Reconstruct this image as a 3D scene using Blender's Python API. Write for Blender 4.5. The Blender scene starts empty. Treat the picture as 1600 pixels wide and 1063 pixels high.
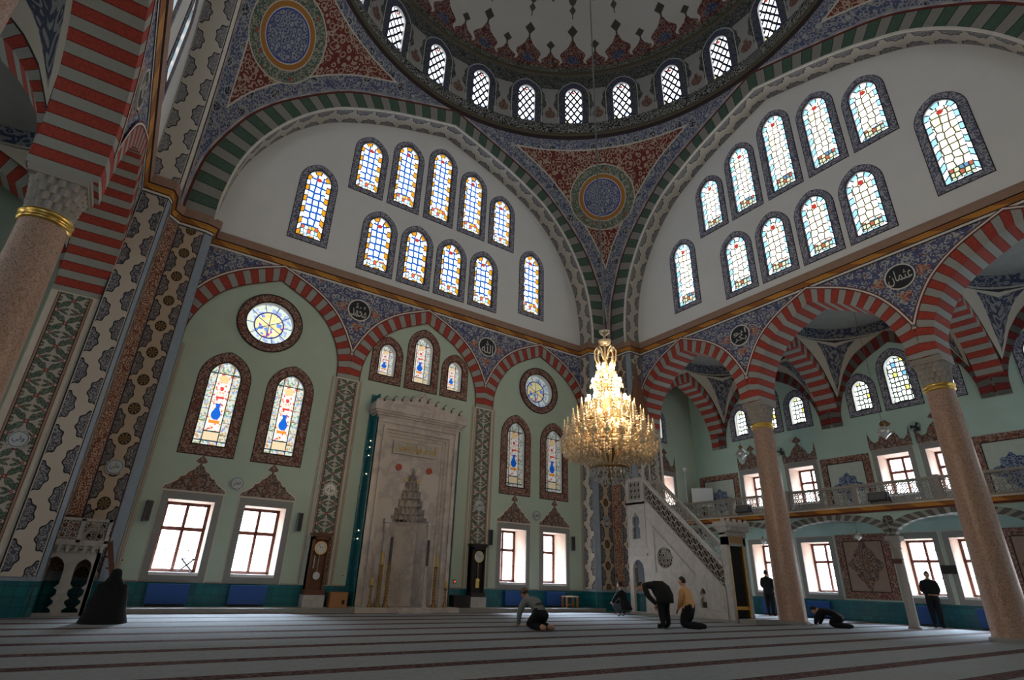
import bpy, math, random
from mathutils import Vector, Matrix
from mathutils.geometry import tessellate_polygon
from math import sin, cos, pi, sqrt, radians, atan2, floor, exp
S = bpy.context.scene
COL = S.collection
random.seed(7)

# ------------------------------------------------------------------ camera
YAW, PIT, ROL, FPX = 0.5853, 0.4147, 0.0322, 852.67
cd = bpy.data.cameras.new('camera'); cam = bpy.data.objects.new('camera', cd); COL.objects.link(cam); S.camera = cam
cd.sensor_width = 36.0; cd.sensor_fit = 'HORIZONTAL'; cd.lens = FPX / 1600 * 36.0; cd.clip_end = 300; cd.clip_start = 0.02
_r = Vector((cos(YAW), -sin(YAW), 0)); _f = Vector((sin(YAW)*cos(PIT), cos(YAW)*cos(PIT), sin(PIT))); _u = Vector((-sin(YAW)*sin(PIT), -cos(YAW)*sin(PIT), cos(PIT)))
_r2 = cos(ROL)*_r + sin(ROL)*_u; _u2 = -sin(ROL)*_r + cos(ROL)*_u
cam.matrix_world = Matrix(((_r2.x, _u2.x, -_f.x, -8.0872), (_r2.y, _u2.y, -_f.y, -8.3562), (_r2.z, _u2.z, -_f.z, 1.02), (0, 0, 0, 1)))

# ------------------------------------------------------------------ light and exposure
SKY_E = 80.0
w = bpy.data.worlds.new('sky'); S.world = w; w.use_nodes = True
bg = w.node_tree.nodes['Background']; bg.inputs[0].default_value = (0.75, 0.87, 1.0, 1); bg.inputs[1].default_value = 1.0
# soft daylight of the bright sky beyond the qibla side and beyond the right-hand side; it enters by the clear casements
for nm, loc, d in (('sky_light_qibla_side', (0, 40, 40), (-.10, -.74, -.67)), ('sky_light_right_side', (40, 0, 40), (-.74, -.10, -.67))):
    sd = bpy.data.lights.new(nm, 'SUN'); sd.energy = SKY_E; sd.angle = radians(52); sd.color = (.66, .82, 1.)
    sun = bpy.data.objects.new(nm, sd); COL.objects.link(sun); sun.location = loc; sun.rotation_euler = Vector(d).to_track_quat('-Z', 'Y').to_euler()
S.view_settings.view_transform = 'Standard'; S.view_settings.look = 'None'; S.view_settings.gamma = 1; S.view_settings.use_curve_mapping = False
S.view_settings.exposure = 0.0
GLASS_A, GLASS_B, GLASS_DRUM, GLASS_LOW, GLASS_MID, GLASS_AISLE = 3.9, 4.4, 2.7, 8.0, 1.25, 4.6

# ------------------------------------------------------------------ node helper
def lin(h):
    if not isinstance(h, str): return tuple(h)
    h = h.lstrip('#'); o = []
    for i in (0, 2, 4):
        x = int(h[i:i+2], 16)/255; o.append(x/12.92 if x <= .04045 else ((x+.055)/1.055)**2.4)
    return tuple(o)

class X:
    def __init__(s, g, k): s.g = g; s.k = k
    def __add__(a, b): return a.g.m('ADD', a, b)
    __radd__ = __add__
    def __sub__(a, b): return a.g.m('SUBTRACT', a, b)
    def __rsub__(a, b): return a.g.m('SUBTRACT', b, a)
    def __mul__(a, b): return a.g.m('MULTIPLY', a, b)
    __rmul__ = __mul__
    def __truediv__(a, b): return a.g.m('DIVIDE', a, b)
    def __lt__(a, b): return a.g.m('LESS_THAN', a, b)
    def __gt__(a, b): return a.g.m('GREATER_THAN', a, b)
    def __abs__(a): return a.g.m('ABSOLUTE', a)
    def fr(a): return a.g.m('FRACT', a)
    def fl(a): return a.g.m('FLOOR', a)
    def sin(a): return a.g.m('SINE', a)
    def sqrt(a): return a.g.m('SQRT', a)

class G:
    def __init__(s, name):
        s.mat = bpy.data.materials.new(name); s.mat.use_nodes = True; s.t = s.mat.node_tree; s.t.nodes.clear(); s._uv = {}
    def node(s, t): return s.t.nodes.new(t)
    def put(s, sock, v):
        if isinstance(v, X): s.t.links.new(v.k, sock)
        elif v is not None:
            if sock.type == 'RGBA': sock.default_value = tuple(lin(v))[:3] + (1,)
            else: sock.default_value = v
    def m(s, op, a, b=None, c=None):
        n = s.node('ShaderNodeMath'); n.operation = op
        for i, v in enumerate((a, b, c)): s.put(n.inputs[i], v)
        return X(s, n.outputs[0])
    def mn(s, a, b): return s.m('MINIMUM', a, b)
    def mx(s, a, b): return s.m('MAXIMUM', a, b)
    def uv(s, layer=None):
        if layer not in s._uv:
            if layer: n = s.node('ShaderNodeUVMap'); n.uv_map = layer; o = n.outputs[0]
            else: o = s.node('ShaderNodeTexCoord').outputs['UV']
            p = s.node('ShaderNodeSeparateXYZ'); s.t.links.new(o, p.inputs[0]); s._uv[layer] = (X(s, p.outputs[0]), X(s, p.outputs[1]))
        return s._uv[layer]
    def obj(s):
        n = s.node('ShaderNodeTexCoord'); return X(s, n.outputs['Object'])
    def vec(s, a, b, c=0.0):
        n = s.node('ShaderNodeCombineXYZ')
        for i, v in enumerate((a, b, c)): s.put(n.inputs[i], v)
        return X(s, n.outputs[0])
    def noise(s, v, sc, det=2.0, rough=.5):
        n = s.node('ShaderNodeTexNoise'); s.put(n.inputs['Vector'], v); n.inputs['Scale'].default_value = sc; n.inputs['Detail'].default_value = det; n.inputs['Roughness'].default_value = rough
        return X(s, n.outputs[0])
    def voro(s, v, sc, feat='F1', rnd=1.0, col=False):
        n = s.node('ShaderNodeTexVoronoi'); n.feature = feat; s.put(n.inputs['Vector'], v); n.inputs['Scale'].default_value = sc; n.inputs['Randomness'].default_value = rnd
        return (X(s, n.outputs[0]), X(s, n.outputs['Color'])) if col else X(s, n.outputs[0])
    def mix(s, f, a, b):
        n = s.node('ShaderNodeMix'); n.data_type = 'RGBA'; s.put(n.inputs[0], f); s.put(n.inputs[6], a); s.put(n.inputs[7], b)
        return X(s, n.outputs[2])
    def mixs(s, f, a, b):   # float mix
        return a + (b - a)*f
    def hue(s, colsock):
        n = s.node('ShaderNodeSeparateColor'); s.put(n.inputs[0], colsock); return [X(s, o) for o in n.outputs]
    def out(s, color, rough=.7, metal=0., emit=None, estr=0., spec=.3, bump=None, trans=None, alpha=None, ior=None):
        p = s.node('ShaderNodeBsdfPrincipled'); o = s.node('ShaderNodeOutputMaterial')
        s.put(p.inputs['Base Color'], color); s.put(p.inputs['Roughness'], rough); s.put(p.inputs['Metallic'], metal); s.put(p.inputs['Specular IOR Level'], spec)
        if emit is not None: s.put(p.inputs['Emission Color'], emit); s.put(p.inputs['Emission Strength'], estr)
        if trans is not None: s.put(p.inputs['Transmission Weight'], trans)
        if ior: p.inputs['IOR'].default_value = ior
        if bump is not None:
            b = s.node('ShaderNodeBump'); b.inputs['Strength'].default_value = .4; b.inputs['Distance'].default_value = .02; s.put(b.inputs['Height'], bump); s.t.links.new(b.outputs[0], p.inputs['Normal'])
        s.t.links.new(p.outputs[0], o.inputs[0]); return s.mat
    def emit(s, color, strength):
        e = s.node('ShaderNodeEmission'); o = s.node('ShaderNodeOutputMaterial'); s.put(e.inputs[0], color); s.put(e.inputs[1], strength); s.t.links.new(e.outputs[0], o.inputs[0]); return s.mat
    # ---- ornament
    def curl(s, u, v, sc, freq=16., wob=2.5, off=0., duty=0.):
        p = s.vec(u + off, v + off*1.7); d = s.voro(p, sc, 'F1', .85); n = s.noise(p, sc*2.2, 1.)
        return ((d*freq + n*wob).sin() > duty)
    def blob(s, u, v, sc, r, off=0., rnd=.7):
        d, c = s.voro(s.vec(u + off, v + off), sc, 'F1', rnd, True)
        return (d < r), s.hue(c)[0]
    def disc(s, x, y, a, b, scal=0., k=9.):
        r = ((x/a)*(x/a) + (y/b)*(y/b)).sqrt()
        if scal: r = r*(1 + scal*((s.m('ARCTAN2', y/b, x/a)*k).sin()))
        return r
    def speck(s, sc=40., amt=.12):
        u, v = s.uv(); return (s.noise(s.vec(u, v), sc, 3.) - .5)*amt + 1.

_plain = {}
def plain(name, col, rough=.6, metal=0., var=.15, sc=6., spec=.3):
    if name in _plain: return _plain[name]
    g = G(name); n = g.noise(g.obj(), sc, 4.); c = lin(col)
    f = n
    k = g.mix(f, tuple(x*(1-var) for x in c), tuple(min(1, x*(1+var)) for x in c))
    _plain[name] = g.out(k, rough, metal, spec=spec); return _plain[name]

# ------------------------------------------------------------------ mesh helper
class MB:
    def __init__(s): s.v = []; s.f = []; s.u = []; s.u2 = []; s.mi = []; s.sm = []; s.two = False
    def add(s, vs, fs, uv=None, mi=0, smooth=False, uv2=None):
        b = len(s.v); s.v += [tuple(p) for p in vs]
        s.u += list(uv) if uv is not None else [None]*len(vs)
        s.u2 += list(uv2) if uv2 is not None else [(0, 0)]*len(vs)
        if uv2 is not None: s.two = True
        for f in fs: s.f.append(tuple(b+i for i in f)); s.mi.append(mi); s.sm.append(smooth)
        return s
    def quad(s, a, b, c, d, uv=None, mi=0): return s.add((a, b, c, d), ((0, 1, 2, 3),), uv, mi)
    def box(s, x0, x1, y0, y1, z0, z1, mi=0, M=None):
        P = [(x, y, z) for z in (z0, z1) for y in (y0, y1) for x in (x0, x1)]
        F = ((0, 1, 5, 4), (1, 3, 7, 5), (3, 2, 6, 7), (2, 0, 4, 6), (4, 5, 7, 6), (0, 2, 3, 1))
        for i, f in enumerate(F):
            pts = [P[j] for j in f]
            if i in (0, 2): uv = [(p[0], p[2]) for p in pts]
            elif i in (1, 3): uv = [(p[1], p[2]) for p in pts]
            else: uv = [(p[0], p[1]) for p in pts]
            if M: pts = [M(*p) for p in pts]
            s.add(pts, ((0, 1, 2, 3),), uv, mi)
        return s
    def tube(s, pts, r, n=8, mi=0, smooth=True, cap=True):
        pts = [Vector(p) for p in pts]; rr = r if isinstance(r, (list, tuple)) else [r]*len(pts)
        vs = []; uv = []; L = 0
        for i, p in enumerate(pts):
            t = (pts[min(i+1, len(pts)-1)] - pts[max(i-1, 0)])
            if t.length < 1e-9: t = Vector((0, 0, 1))
            t.normalize(); a = Vector((0, 0, 1)) if abs(t.z) < .9 else Vector((1, 0, 0)); x = t.cross(a).normalized(); y = t.cross(x)
            if i: L += (p-pts[i-1]).length
            for k in range(n): q = 2*pi*k/n; vs.append(p + (x*cos(q)+y*sin(q))*rr[i]); uv.append((k/n*2*pi*rr[i], L))
        fs = [(i*n+k, i*n+(k+1) % n, (i+1)*n+(k+1) % n, (i+1)*n+k) for i in range(len(pts)-1) for k in range(n)]
        s.add(vs, fs, uv, mi, smooth)
        if cap: s.add(vs[:n], (tuple(range(n))[::-1],), uv[:n], mi); s.add(vs[-n:], (tuple(range(n)),), uv[-n:], mi)
        return s
    def lathe(s, prof, n=24, c=(0, 0, 0), mi=0, smooth=True, a0=0., a1=2*pi):
        vs = []; uv = []; full = abs(a1-a0-2*pi) < 1e-6; m = n if full else n+1
        for r, z in prof:
            for k in range(m): q = a0+(a1-a0)*k/n; vs.append((c[0]+r*cos(q), c[1]+r*sin(q), c[2]+z)); uv.append((q*max(r, .05), z))
        fs = []
        for i in range(len(prof)-1):
            for k in range(n): k2 = (k+1) % m; fs.append((i*m+k, i*m+k2, (i+1)*m+k2, (i+1)*m+k))
        return s.add(vs, fs, uv, mi, smooth)
    def sphere(s, c, r, n=12, m=8, mi=0, sc=(1, 1, 1)):
        vs = []; fs = []
        for i in range(m+1):
            a = pi*i/m
            for k in range(n): q = 2*pi*k/n; vs.append((c[0]+r*sc[0]*sin(a)*cos(q), c[1]+r*sc[1]*sin(a)*sin(q), c[2]+r*sc[2]*cos(a)))
        for i in range(m):
            for k in range(n): fs.append((i*n+k, (i+1)*n+k, (i+1)*n+(k+1) % n, i*n+(k+1) % n))
        return s.add(vs, fs, None, mi, True)
    def strip(s, A, B, uvA=None, uvB=None, mi=0, smooth=False, closed=False):
        n = len(A); vs = list(A)+list(B); uv = (list(uvA)+list(uvB)) if uvA else None
        rng = range(n if closed else n-1)
        return s.add(vs, [(i, (i+1) % n, n+(i+1) % n, n+i) for i in rng], uv, mi, smooth)
    def poly(s, outer, holes, M, mi=0, uvf=None):
        loops = [[Vector((p[0], p[1], 0)) for p in L] for L in [outer]+list(holes)]
        flat = [p for L in loops for p in L]; tris = tessellate_polygon(loops)
        s.add([M(p.x, p.y) for p in flat], [tuple(t) for t in tris], [(uvf(p.x, p.y) if uvf else (p.x, p.y)) for p in flat], mi); return s
    def slab(s, outer, holes, y0, y1, M=None, mi=0, smi=None, hole_sides=True, back=True):
        M = M or (lambda a, y, z: (a, y, z)); smi = mi if smi is None else smi
        s.poly(outer, holes, lambda a, b: M(a, y0, b), mi)
        if back: s.poly(outer, holes, lambda a, b: M(a, y1, b), mi)
        for L in [outer]+(list(holes) if hole_sides else []):
            A = [M(p[0], y0, p[1]) for p in L]; B = [M(p[0], y1, p[1]) for p in L]; d = [0]
            for i in range(1, len(L)): d.append(d[-1]+math.dist(L[i], L[i-1]))
            s.strip(A, B, [(q, 0) for q in d], [(q, abs(y1-y0)) for q in d], smi, closed=True)
        return s
    def mesh(s, name, mats):
        me = bpy.data.meshes.new(name); me.from_pydata(s.v, [], s.f)
        for m in (mats if isinstance(mats, (list, tuple)) else [mats]): me.materials.append(m)
        n = len(me.polygons); me.polygons.foreach_set('material_index', s.mi); me.polygons.foreach_set('use_smooth', s.sm)
        uvl = me.uv_layers.new(name='UVMap'); idx = [0]*len(me.loops); me.loops.foreach_get('vertex_index', idx)
        U = [(p if p is not None else (q[0]+q[1]*.7, q[2])) for p, q in zip(s.u, s.v)]
        uvl.data.foreach_set('uv', [c for i in idx for c in U[i]])
        if s.two:
            u2 = me.uv_layers.new(name='aux'); u2.data.foreach_set('uv', [c for i in idx for c in s.u2[i]])
        me.update(); return me

def put(name, me, parent=None, loc=(0, 0, 0), rz=0.):
    o = bpy.data.objects.new(name, me); COL.objects.link(o); o.location = loc; o.rotation_euler = (0, 0, rz); o.parent = parent; return o
def build(mb, name, mats, parent=None, loc=(0, 0, 0), rz=0.): return put(name, mb.mesh(name, mats), parent, loc, rz)
def root(name, loc=(0, 0, 0), rz=0.): return put(name, None, None, loc, rz)
def tag(o, label=None, cat=None, group=None, kind=None):
    if label: o['label'] = label
    if cat: o['category'] = cat
    if group: o['group'] = group
    if kind: o['kind'] = kind
    return o
def st(o, label=None, cat=None): return tag(o, label, cat, None, 'structure')
def dup(o, loc, rz=None, label=None):
    def cp(a, par):
        c = a.copy(); COL.objects.link(c); c.parent = par
        for ch in KIDS.get(a.name, ()): cp(ch, c)
        return c
    c = cp(o, None); c.location = loc
    if rz is not None: c.rotation_euler = (0, 0, rz)
    if label: c['label'] = label
    return c
class _K(dict):
    def get(s, n, d=()): return list(bpy.data.objects[n].children)
KIDS = _K()
RZ = dict(qibla=0., right=-pi/2, left=pi/2, rear=pi)

def catmull(P, n=8):
    out = []
    for i in range(len(P)-1):
        p0 = P[max(i-1, 0)]; p1 = P[i]; p2 = P[i+1]; p3 = P[min(i+2, len(P)-1)]
        for k in range(n):
            t = k/n
            out.append(tuple(.5*((2*b)+(-a+c)*t+(2*a-5*b+4*c-d)*t*t+(-a+3*b-3*c+d)*t**3) for a, b, c, d in zip(p0, p1, p2, p3)))
    out.append(tuple(P[-1])); return out
def resample(P, n):
    d = [0]
    for i in range(1, len(P)): d.append(d[-1]+math.dist(P[i], P[i-1]))
    out = []; j = 0
    for k in range(n+1):
        t = d[-1]*k/n
        while j < len(P)-2 and d[j+1] < t: j += 1
        f = (t-d[j])/max(d[j+1]-d[j], 1e-9); f = min(max(f, 0), 1)
        out.append(tuple(a+(b-a)*f for a, b in zip(P[j], P[j+1])))
    return out
def full(half, n):   # half: from spring (+x) to apex (x=0); gives -x spring .. apex .. +x spring, and the arc length from the apex
    h = resample(half, n); d = [0]
    for i in range(len(h)-1, 0, -1): d.append(d[-1]+math.dist(h[i], h[i-1]))
    d = d[::-1]
    return [(-x, z) for x, z in h] + [(x, z) for x, z in h[-2::-1]], [-q for q in d]+[q for q in d[-2::-1]]
def arch_outline(w, h, z=0., x=0., n=9, pt=.13):
    e = pt*w; Rr = w/2+e; ap = sqrt(Rr*Rr-e*e); sp = h-ap; am = math.acos(e/Rr)
    P = [(x-w/2, z), (x+w/2, z)]
    for i in range(n+1): a = am*i/n; P.append((x-e+Rr*cos(a), z+sp+Rr*sin(a)))
    for i in range(n-1, -1, -1): a = am*i/n; P.append((x+e-Rr*cos(a), z+sp+Rr*sin(a)))
    return P
def rect(x0, x1, z0, z1): return [(x0, z0), (x1, z0), (x1, z1), (x0, z1)]
def circ(x, z, r, n=40): return [(x+r*cos(2*pi*i/n), z+r*sin(2*pi*i/n)) for i in range(n)]
def arc_u(P, closed=True):
    d = [0]
    for i in range(1, len(P)): d.append(d[-1]+math.dist(P[i], P[i-1]))
    return d

def ringplate(mb, outer, inner, y0, y1, mi=0, M=None):   # a flat frame between two outlines with the same number of points
    M = M or (lambda a, y, z: (a, y, z)); n = len(outer); d = arc_u(outer+[outer[0]])
    wd = [math.dist(a, b) for a, b in zip(outer, inner)]; wmin = min(wd)
    A = outer+[outer[0]]; B = inner+[inner[0]]
    mb.strip([M(p[0], y0, p[1]) for p in A], [M(p[0], y0, p[1]) for p in B], [(q, 0) for q in d], [(q, wmin) for q in d], mi)
    mb.strip([M(p[0], y0, p[1]) for p in A], [M(p[0], y1, p[1]) for p in A], [(q, 0) for q in d], [(q, abs(y1-y0)) for q in d], mi)
    mb.strip([M(p[0], y0, p[1]) for p in B], [M(p[0], y1, p[1]) for p in B], [(q, 0) for q in d], [(q, abs(y1-y0)) for q in d], mi)
    return mb
# ------------------------------------------------------------------ materials
WHITE = plain('white_plaster', (.70, .69, .67), .85, var=.06, sc=1.2)
MINT = plain('mint_paint', (.45, .53, .43), .8, var=.08, sc=1.5)
MINT2 = plain('aqua_paint', (.42, .57, .51), .8, var=.08, sc=1.5)
BLUEGREY = plain('blue_grey_paint', (.26, .31, .37), .75)
CREAM = plain('cream_paint', (.62, .55, .46), .8)
PINKREV = plain('pink_reveal', (.50, .37, .30), .8, var=.05)
GREYSTONE = plain('grey_stone', (.26, .25, .235), .7, sc=14)
DARKLINE = plain('dark_line', (.035, .02, .02), .7)
WHITELINE = plain('white_line', (.66, .62, .56), .7)
ROSELINE = plain('rose_line', (.42, .27, .22), .8)
REDLINE = plain('dark_red_line', (.14, .03, .022), .7)
WOOD = plain('brown_wood', (.12, .05, .028), .5, sc=18, var=.3)
WOODRED = plain('red_wood', (.085, .026, .017), .45, sc=18, var=.25)
WOODMID = plain('honey_wood', (.36, .17, .07), .45, sc=18, var=.25)
BLACKWOOD = plain('black_wood', (.02, .014, .012), .4, sc=18)
GOLD = plain('gold', (.75, .48, .13), .3, 1., sc=30)
BRASS = plain('brass', (.25, .15, .055), .42, 1., sc=30)
IRON = plain('dark_iron', (.03, .03, .033), .45, .3)
BLACKP = plain('black_plastic', (.018, .018, .02), .5)
GREYP = plain('grey_plastic', (.12, .12, .125), .5)
BLUEBOX = plain('blue_panel', (.02, .075, .27), .5, var=.05)
SILVER = plain('silver_plaque', (.5, .52, .53), .45, .3)
CANDLEWAX = plain('wax', (.55, .33, .05), .5)
WHITEWOOD = plain('white_board', (.62, .66, .66), .5, var=.04)
TEALTILEP = plain('teal_paint', (.02, .18, .2), .4)
WIREGREY = plain('cord_grey', (.12, .13, .13), .5)

def m_marble(name, base, vein, sc=2.2):
    g = G(name); p = g.obj(); n = g.noise(p, sc, 6., .6); v = g.m('ABSOLUTE', n - .5); f = g.m('SMOOTH_MIN', v*14, 1.0, .2); k = g.noise(p, 30, 2.)
    return g.out(g.mix(f, vein, g.mix(k, tuple(x*.92 for x in lin(base)), base)), .35, spec=.4)
MARBLE = m_marble('white_marble', (.46, .435, .405), (.37, .35, .33))
MARBLEP = m_marble('pinkish_marble', (.56, .49, .44), (.40, .34, .32), 1.1)
CAPSTONE = plain('capital_stone', (.32, .29, .26), .7, sc=18)
CONCRETE = plain('underside_grey', (.25, .25, .24), .8)

def m_granite():
    g = G('brown_granite'); p = g.obj(); d, c = g.voro(p, 55., 'F1', 1., True); h = g.hue(c)[0]; n = g.noise(p, 1.3, 2.)
    a = g.mix(h, (.30, .175, .12), (.50, .33, .25)); a = g.mix((h > .86)*.7, a, (.06, .045, .04))
    return g.out(g.mix(n*.25, a, (.34, .23, .18)), .38, spec=.4)
GRANITE = m_granite()

def m_carpet():
    g = G('carpet_floor'); u, v = g.uv(); p = g.vec(u, v)
    t = ((v - .1 + 1.2565*20)/1.2565).fr(); t = abs(t - .5)       # .5 on a stripe
    d = (g.m('SUBTRACT', .5, t))*1.2565
    n = g.noise(p, 60., 3.); big = g.noise(p, .6, 2.)
    base = g.mix(n, (.245, .258, .265), (.335, .347, .352)); base = g.mix(big*.35, base, (.24, .265, .285))
    orn = g.curl(u, v, 5., 14.); base = g.mix(orn*.13, base, (.1, .12, .14))
    st = g.mix(g.curl(u, v*1.3, 9., 12.), (.055, .018, .02), (.12, .07, .065))
    c = g.mix(d < .125, base, st); c = g.mix(g.m('COMPARE', d, .135, .016), c, (.06, .04, .045))
    return g.out(c, .95, spec=.1, bump=n)
CARPET = m_carpet()

def m_tile():
    g = G('teal_tiles'); u, v = g.uv(); b = g.node('ShaderNodeTexBrick'); g.t.links.new(g.vec(u, v).k, b.inputs[0])
    b.offset = .0; b.inputs['Scale'].default_value = 1.; b.inputs['Brick Width'].default_value = .2; b.inputs['Row Height'].default_value = .2; b.inputs['Mortar Size'].default_value = .005
    for i, c in ((1, (.010, .105, .135)), (2, (.014, .15, .175)), (3, (.008, .05, .06))): b.inputs[i].default_value = c+(1,)
    return g.out(X(g, b.outputs[0]), .25, spec=.5)
TILE = m_tile()

def m_wave(name, w, P=.84, ph=0., cream=(.56, .49, .42), dark=(.085, .085, .115), aw=.385):
    g = G(name); u, v = g.uv(); a = w*aw; b = P*.44
    y1 = (((v/P)+ph).fr() - .5)*P; y2 = (((v/P)+ph+.5).fr() - .5)*P
    m = (g.disc(u, y1, a, b*.93, .07) < 1.); m2 = (g.disc(g.m('SUBTRACT', w, u), y2, a, b*.93, .07) < 1.); k = g.mx(m, m2)
    r1 = g.disc(u, y1, a, b*.93, .07); r2 = g.disc(g.m('SUBTRACT', w, u), y2, a, b*.93, .07); r = g.mn(r1, r2)
    edge = g.m('COMPARE', r, .97, .05)
    o = g.curl(u, v, 10., 17., duty=.25)
    col = g.mix(k, cream, g.mix(o, dark, (.30, .29, .29))); col = g.mix(edge, col, (.02, .02, .03))
    e = g.mn(u, g.m('SUBTRACT', w, u)); col = g.mix(e < .03, col, (.025, .02, .02)); col = g.mix(g.m('COMPARE', e, .04, .01), col, (.5, .45, .4))
    return g.out(col, .75)
WAVE = m_wave('wave_panel_paint', .68, ph=.1)
WAVES = m_wave('wave_soffit_paint', .88, .87, cream=(.5, .46, .4), dark=(.16, .155, .17), aw=.35)

def m_dots(w=.72, P=.8245):
    g = G('rosette_band_paint'); u, v = g.uv(); cu = u - w/2
    ph = 9.914/P
    y1 = ((v/P - ph + .5 + 40).fr() - .5)*P; y2 = ((v/P - ph + 40).fr() - .5)*P
    e = g.mn(u, g.m('SUBTRACT', w, u)); r2 = g.disc(e, y2, w*.33, P*.43, .07); k = r2 < 1.
    o = g.curl(u, v, 11., 17., duty=.2)
    col = g.mix(k, (.50, .39, .29), g.mix(o, (.08, .075, .09), (.27, .24, .22))); col = g.mix(g.m('COMPARE', r2, .97, .05), col, (.03, .02, .02))
    r = g.disc(cu, y1, .13, .15); fl = (g.m('ARCTAN2', y1, cu)*8.).sin() > .2
    col = g.mix(r < 1., col, g.mix(fl, (.035, .03, .03), (.3, .17, .05))); col = g.mix(g.m('COMPARE', r, 1., .09), col, (.03, .02, .02))
    col = g.mix(e < .025, col, (.05, .02, .02))
    return g.out(col, .75)
DOTS = m_dots()

def m_arab(name, bg, fg, sc, freq=15., line=None, edge=None, w=None, third=None, wob=2.5, duty=0., dots=None, rough=.75):
    g = G(name); u, v = g.uv(); o = g.curl(u, v, sc, freq, wob, 0., duty); col = g.mix(o, bg, fg)
    if third: o2 = g.curl(u, v, sc*.7, freq*.6, wob, 3.3, .75); col = g.mix(o2, col, third)
    if dots:
        m, h = g.blob(u, v, sc*.62, .17, 5.); col = g.mix(m, col, g.mix(h > .5, dots[0], dots[1]))
    if w:
        e = g.mn(u, g.m('SUBTRACT', w, u)); col = g.mix(e < edge[0], col, edge[1]); 
        if len(edge) > 2: col = g.mix(g.m('COMPARE', e, edge[0]*1.4, edge[0]*.4), col, edge[2])
    return g.out(col, rough)
REDARAB = m_arab('red_arabesque_paint', (.15, .05, .03), (.42, .28, .2), 10., 15., duty=.15)
BLUESPAN = m_arab('blue_arabesque_paint', (.085, .105, .21), (.40, .385, .35), 6.2, 15., third=(.07, .08, .18), dots=((.40, .24, .10), (.30, .13, .10)), duty=.1)
BROWNBORD = m_arab('brown_scroll_paint', (.12, .055, .042), (.34, .215, .165), 9., 13., third=(.21, .06, .045), duty=.1)
BLUEBORD = m_arab('grey_blue_scroll_paint', (.115, .12, .18), (.37, .37, .41), 8., 13., duty=.1)
BLUEDRUM = m_arab('drum_blue_paint', (.045, .05, .095), (.10, .105, .15), 9., 13.)
CRESTP = m_arab('crest_paint', (.09, .055, .045), (.26, .19, .15), 7., 15., third=(.2, .09, .06))
INSCR = m_arab('black_inscription_band', (.015, .015, .017), (.40, .40, .37), 5.5, 17., duty=.35)
DARKARAB = m_arab('dark_arabesque_paint', (.05, .045, .05), (.19, .17, .15), 4.5, 15.)
GREENEDGE = (.18, .05, .04)

def m_green():
    g = G('green_lattice_paint'); u, v = g.uv(); w = .72; P = .62
    x = abs(u - w/2); y = ((v/P).fr() - .5)*P; ay = abs(y); y2 = ((v/P + .5).fr() - .5)*P; ay2 = abs(y2)
    def leaf(px, py, cx, cy, ang, a, b):
        c, s_ = cos(ang), sin(ang); dx = px - cx; dy = py - cy; p = dx*c + dy*s_; q = dy*c - dx*s_; return g.disc(p, q, a, b)
    r = leaf(x, ay, .17, .15, radians(50), .145, .052)
    for args in ((x, ay, .07, .10, radians(70), .09, .035), (x, ay2, .29, .10, radians(112), .10, .045), (x, ay, .30, .05, radians(20), .075, .03), (x, ay2, .10, .04, radians(-20), .085, .03)): r = g.mn(r, leaf(*args))
    n = g.noise(g.vec(u, v), 30., 2.); vein = g.curl(u, v, 16., 12., duty=.4)
    col = g.mix(r < 1., (.46, .41, .35), g.mix(vein*.5, (.055, .10, .07), (.3, .3, .25))); col = g.mix(g.m('COMPARE', r, 1., .1), col, (.10, .09, .07))
    fl = g.mn(leaf(x, y, 0., 0., 0., .045, .05), leaf(x, y2, .215, 0., 0., .032, .036)); col = g.mix(fl < 1., col, (.27, .055, .045)); col = g.mix(fl < .35, col, (.5, .4, .3))
    e = g.mn(u, g.m('SUBTRACT', w, u)); col = g.mix(e < .06, col, (.36, .21, .16)); col = g.mix(g.m('COMPARE', e, .062, .01), col, (.05, .02, .02)); col = g.mix(e < .012, col, (.05, .02, .02))
    return g.out(col, .75)
GREENLAT = m_green()

def m_vouss(name, A, B, P, seam=True, ph=.25):
    g = G(name); u, v = g.uv(); t = (u/P + ph + 40.).fr(); k = t < .5
    n = g.noise(g.vec(u, v), 9., 3.); o = g.curl(u, v, 9., 14.)
    a = g.mix(o*.35, A, tuple(x*.5 for x in A)); b = g.mix(n*.6, B, tuple(x*.72 for x in B))
    col = g.mix(k, b, a)
    q = g.mn(abs(t - .5), g.mn(t, g.m('SUBTRACT', 1., t))); col = g.mix(q < .02, col, tuple(x*.35 for x in A))
    return g.out(col, .75)
VRED = m_vouss('red_grey_voussoir_paint', (.37, .052, .034), (.34, .335, .305), .47)
VGREEN = m_vouss('green_grey_voussoir_paint', (.075, .13, .095), (.30, .28, .255), .775)
VDARK = m_vouss('dark_red_voussoir_paint', (.20, .028, .025), (.14, .14, .13), .47)
VGREY = m_vouss('grey_voussoir_paint', (.13, .13, .12), (.33, .33, .30), .30)

def m_rope():
    g = G('orange_rope_paint'); u, v = g.uv(); t = ((u*4. + v*9.).sin()); k = g.mix(t > .0, (.52, .23, .035), (.30, .11, .02)); e = abs(((v*30.)).sin()) < .12
    return g.out(g.mix(e*.6, k, (.05, .02, .01)), .6)
ROPE = m_rope()
CORN = plain('rose_stone_cornice', (.30, .185, .135), .7, sc=5., var=.2)

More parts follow.
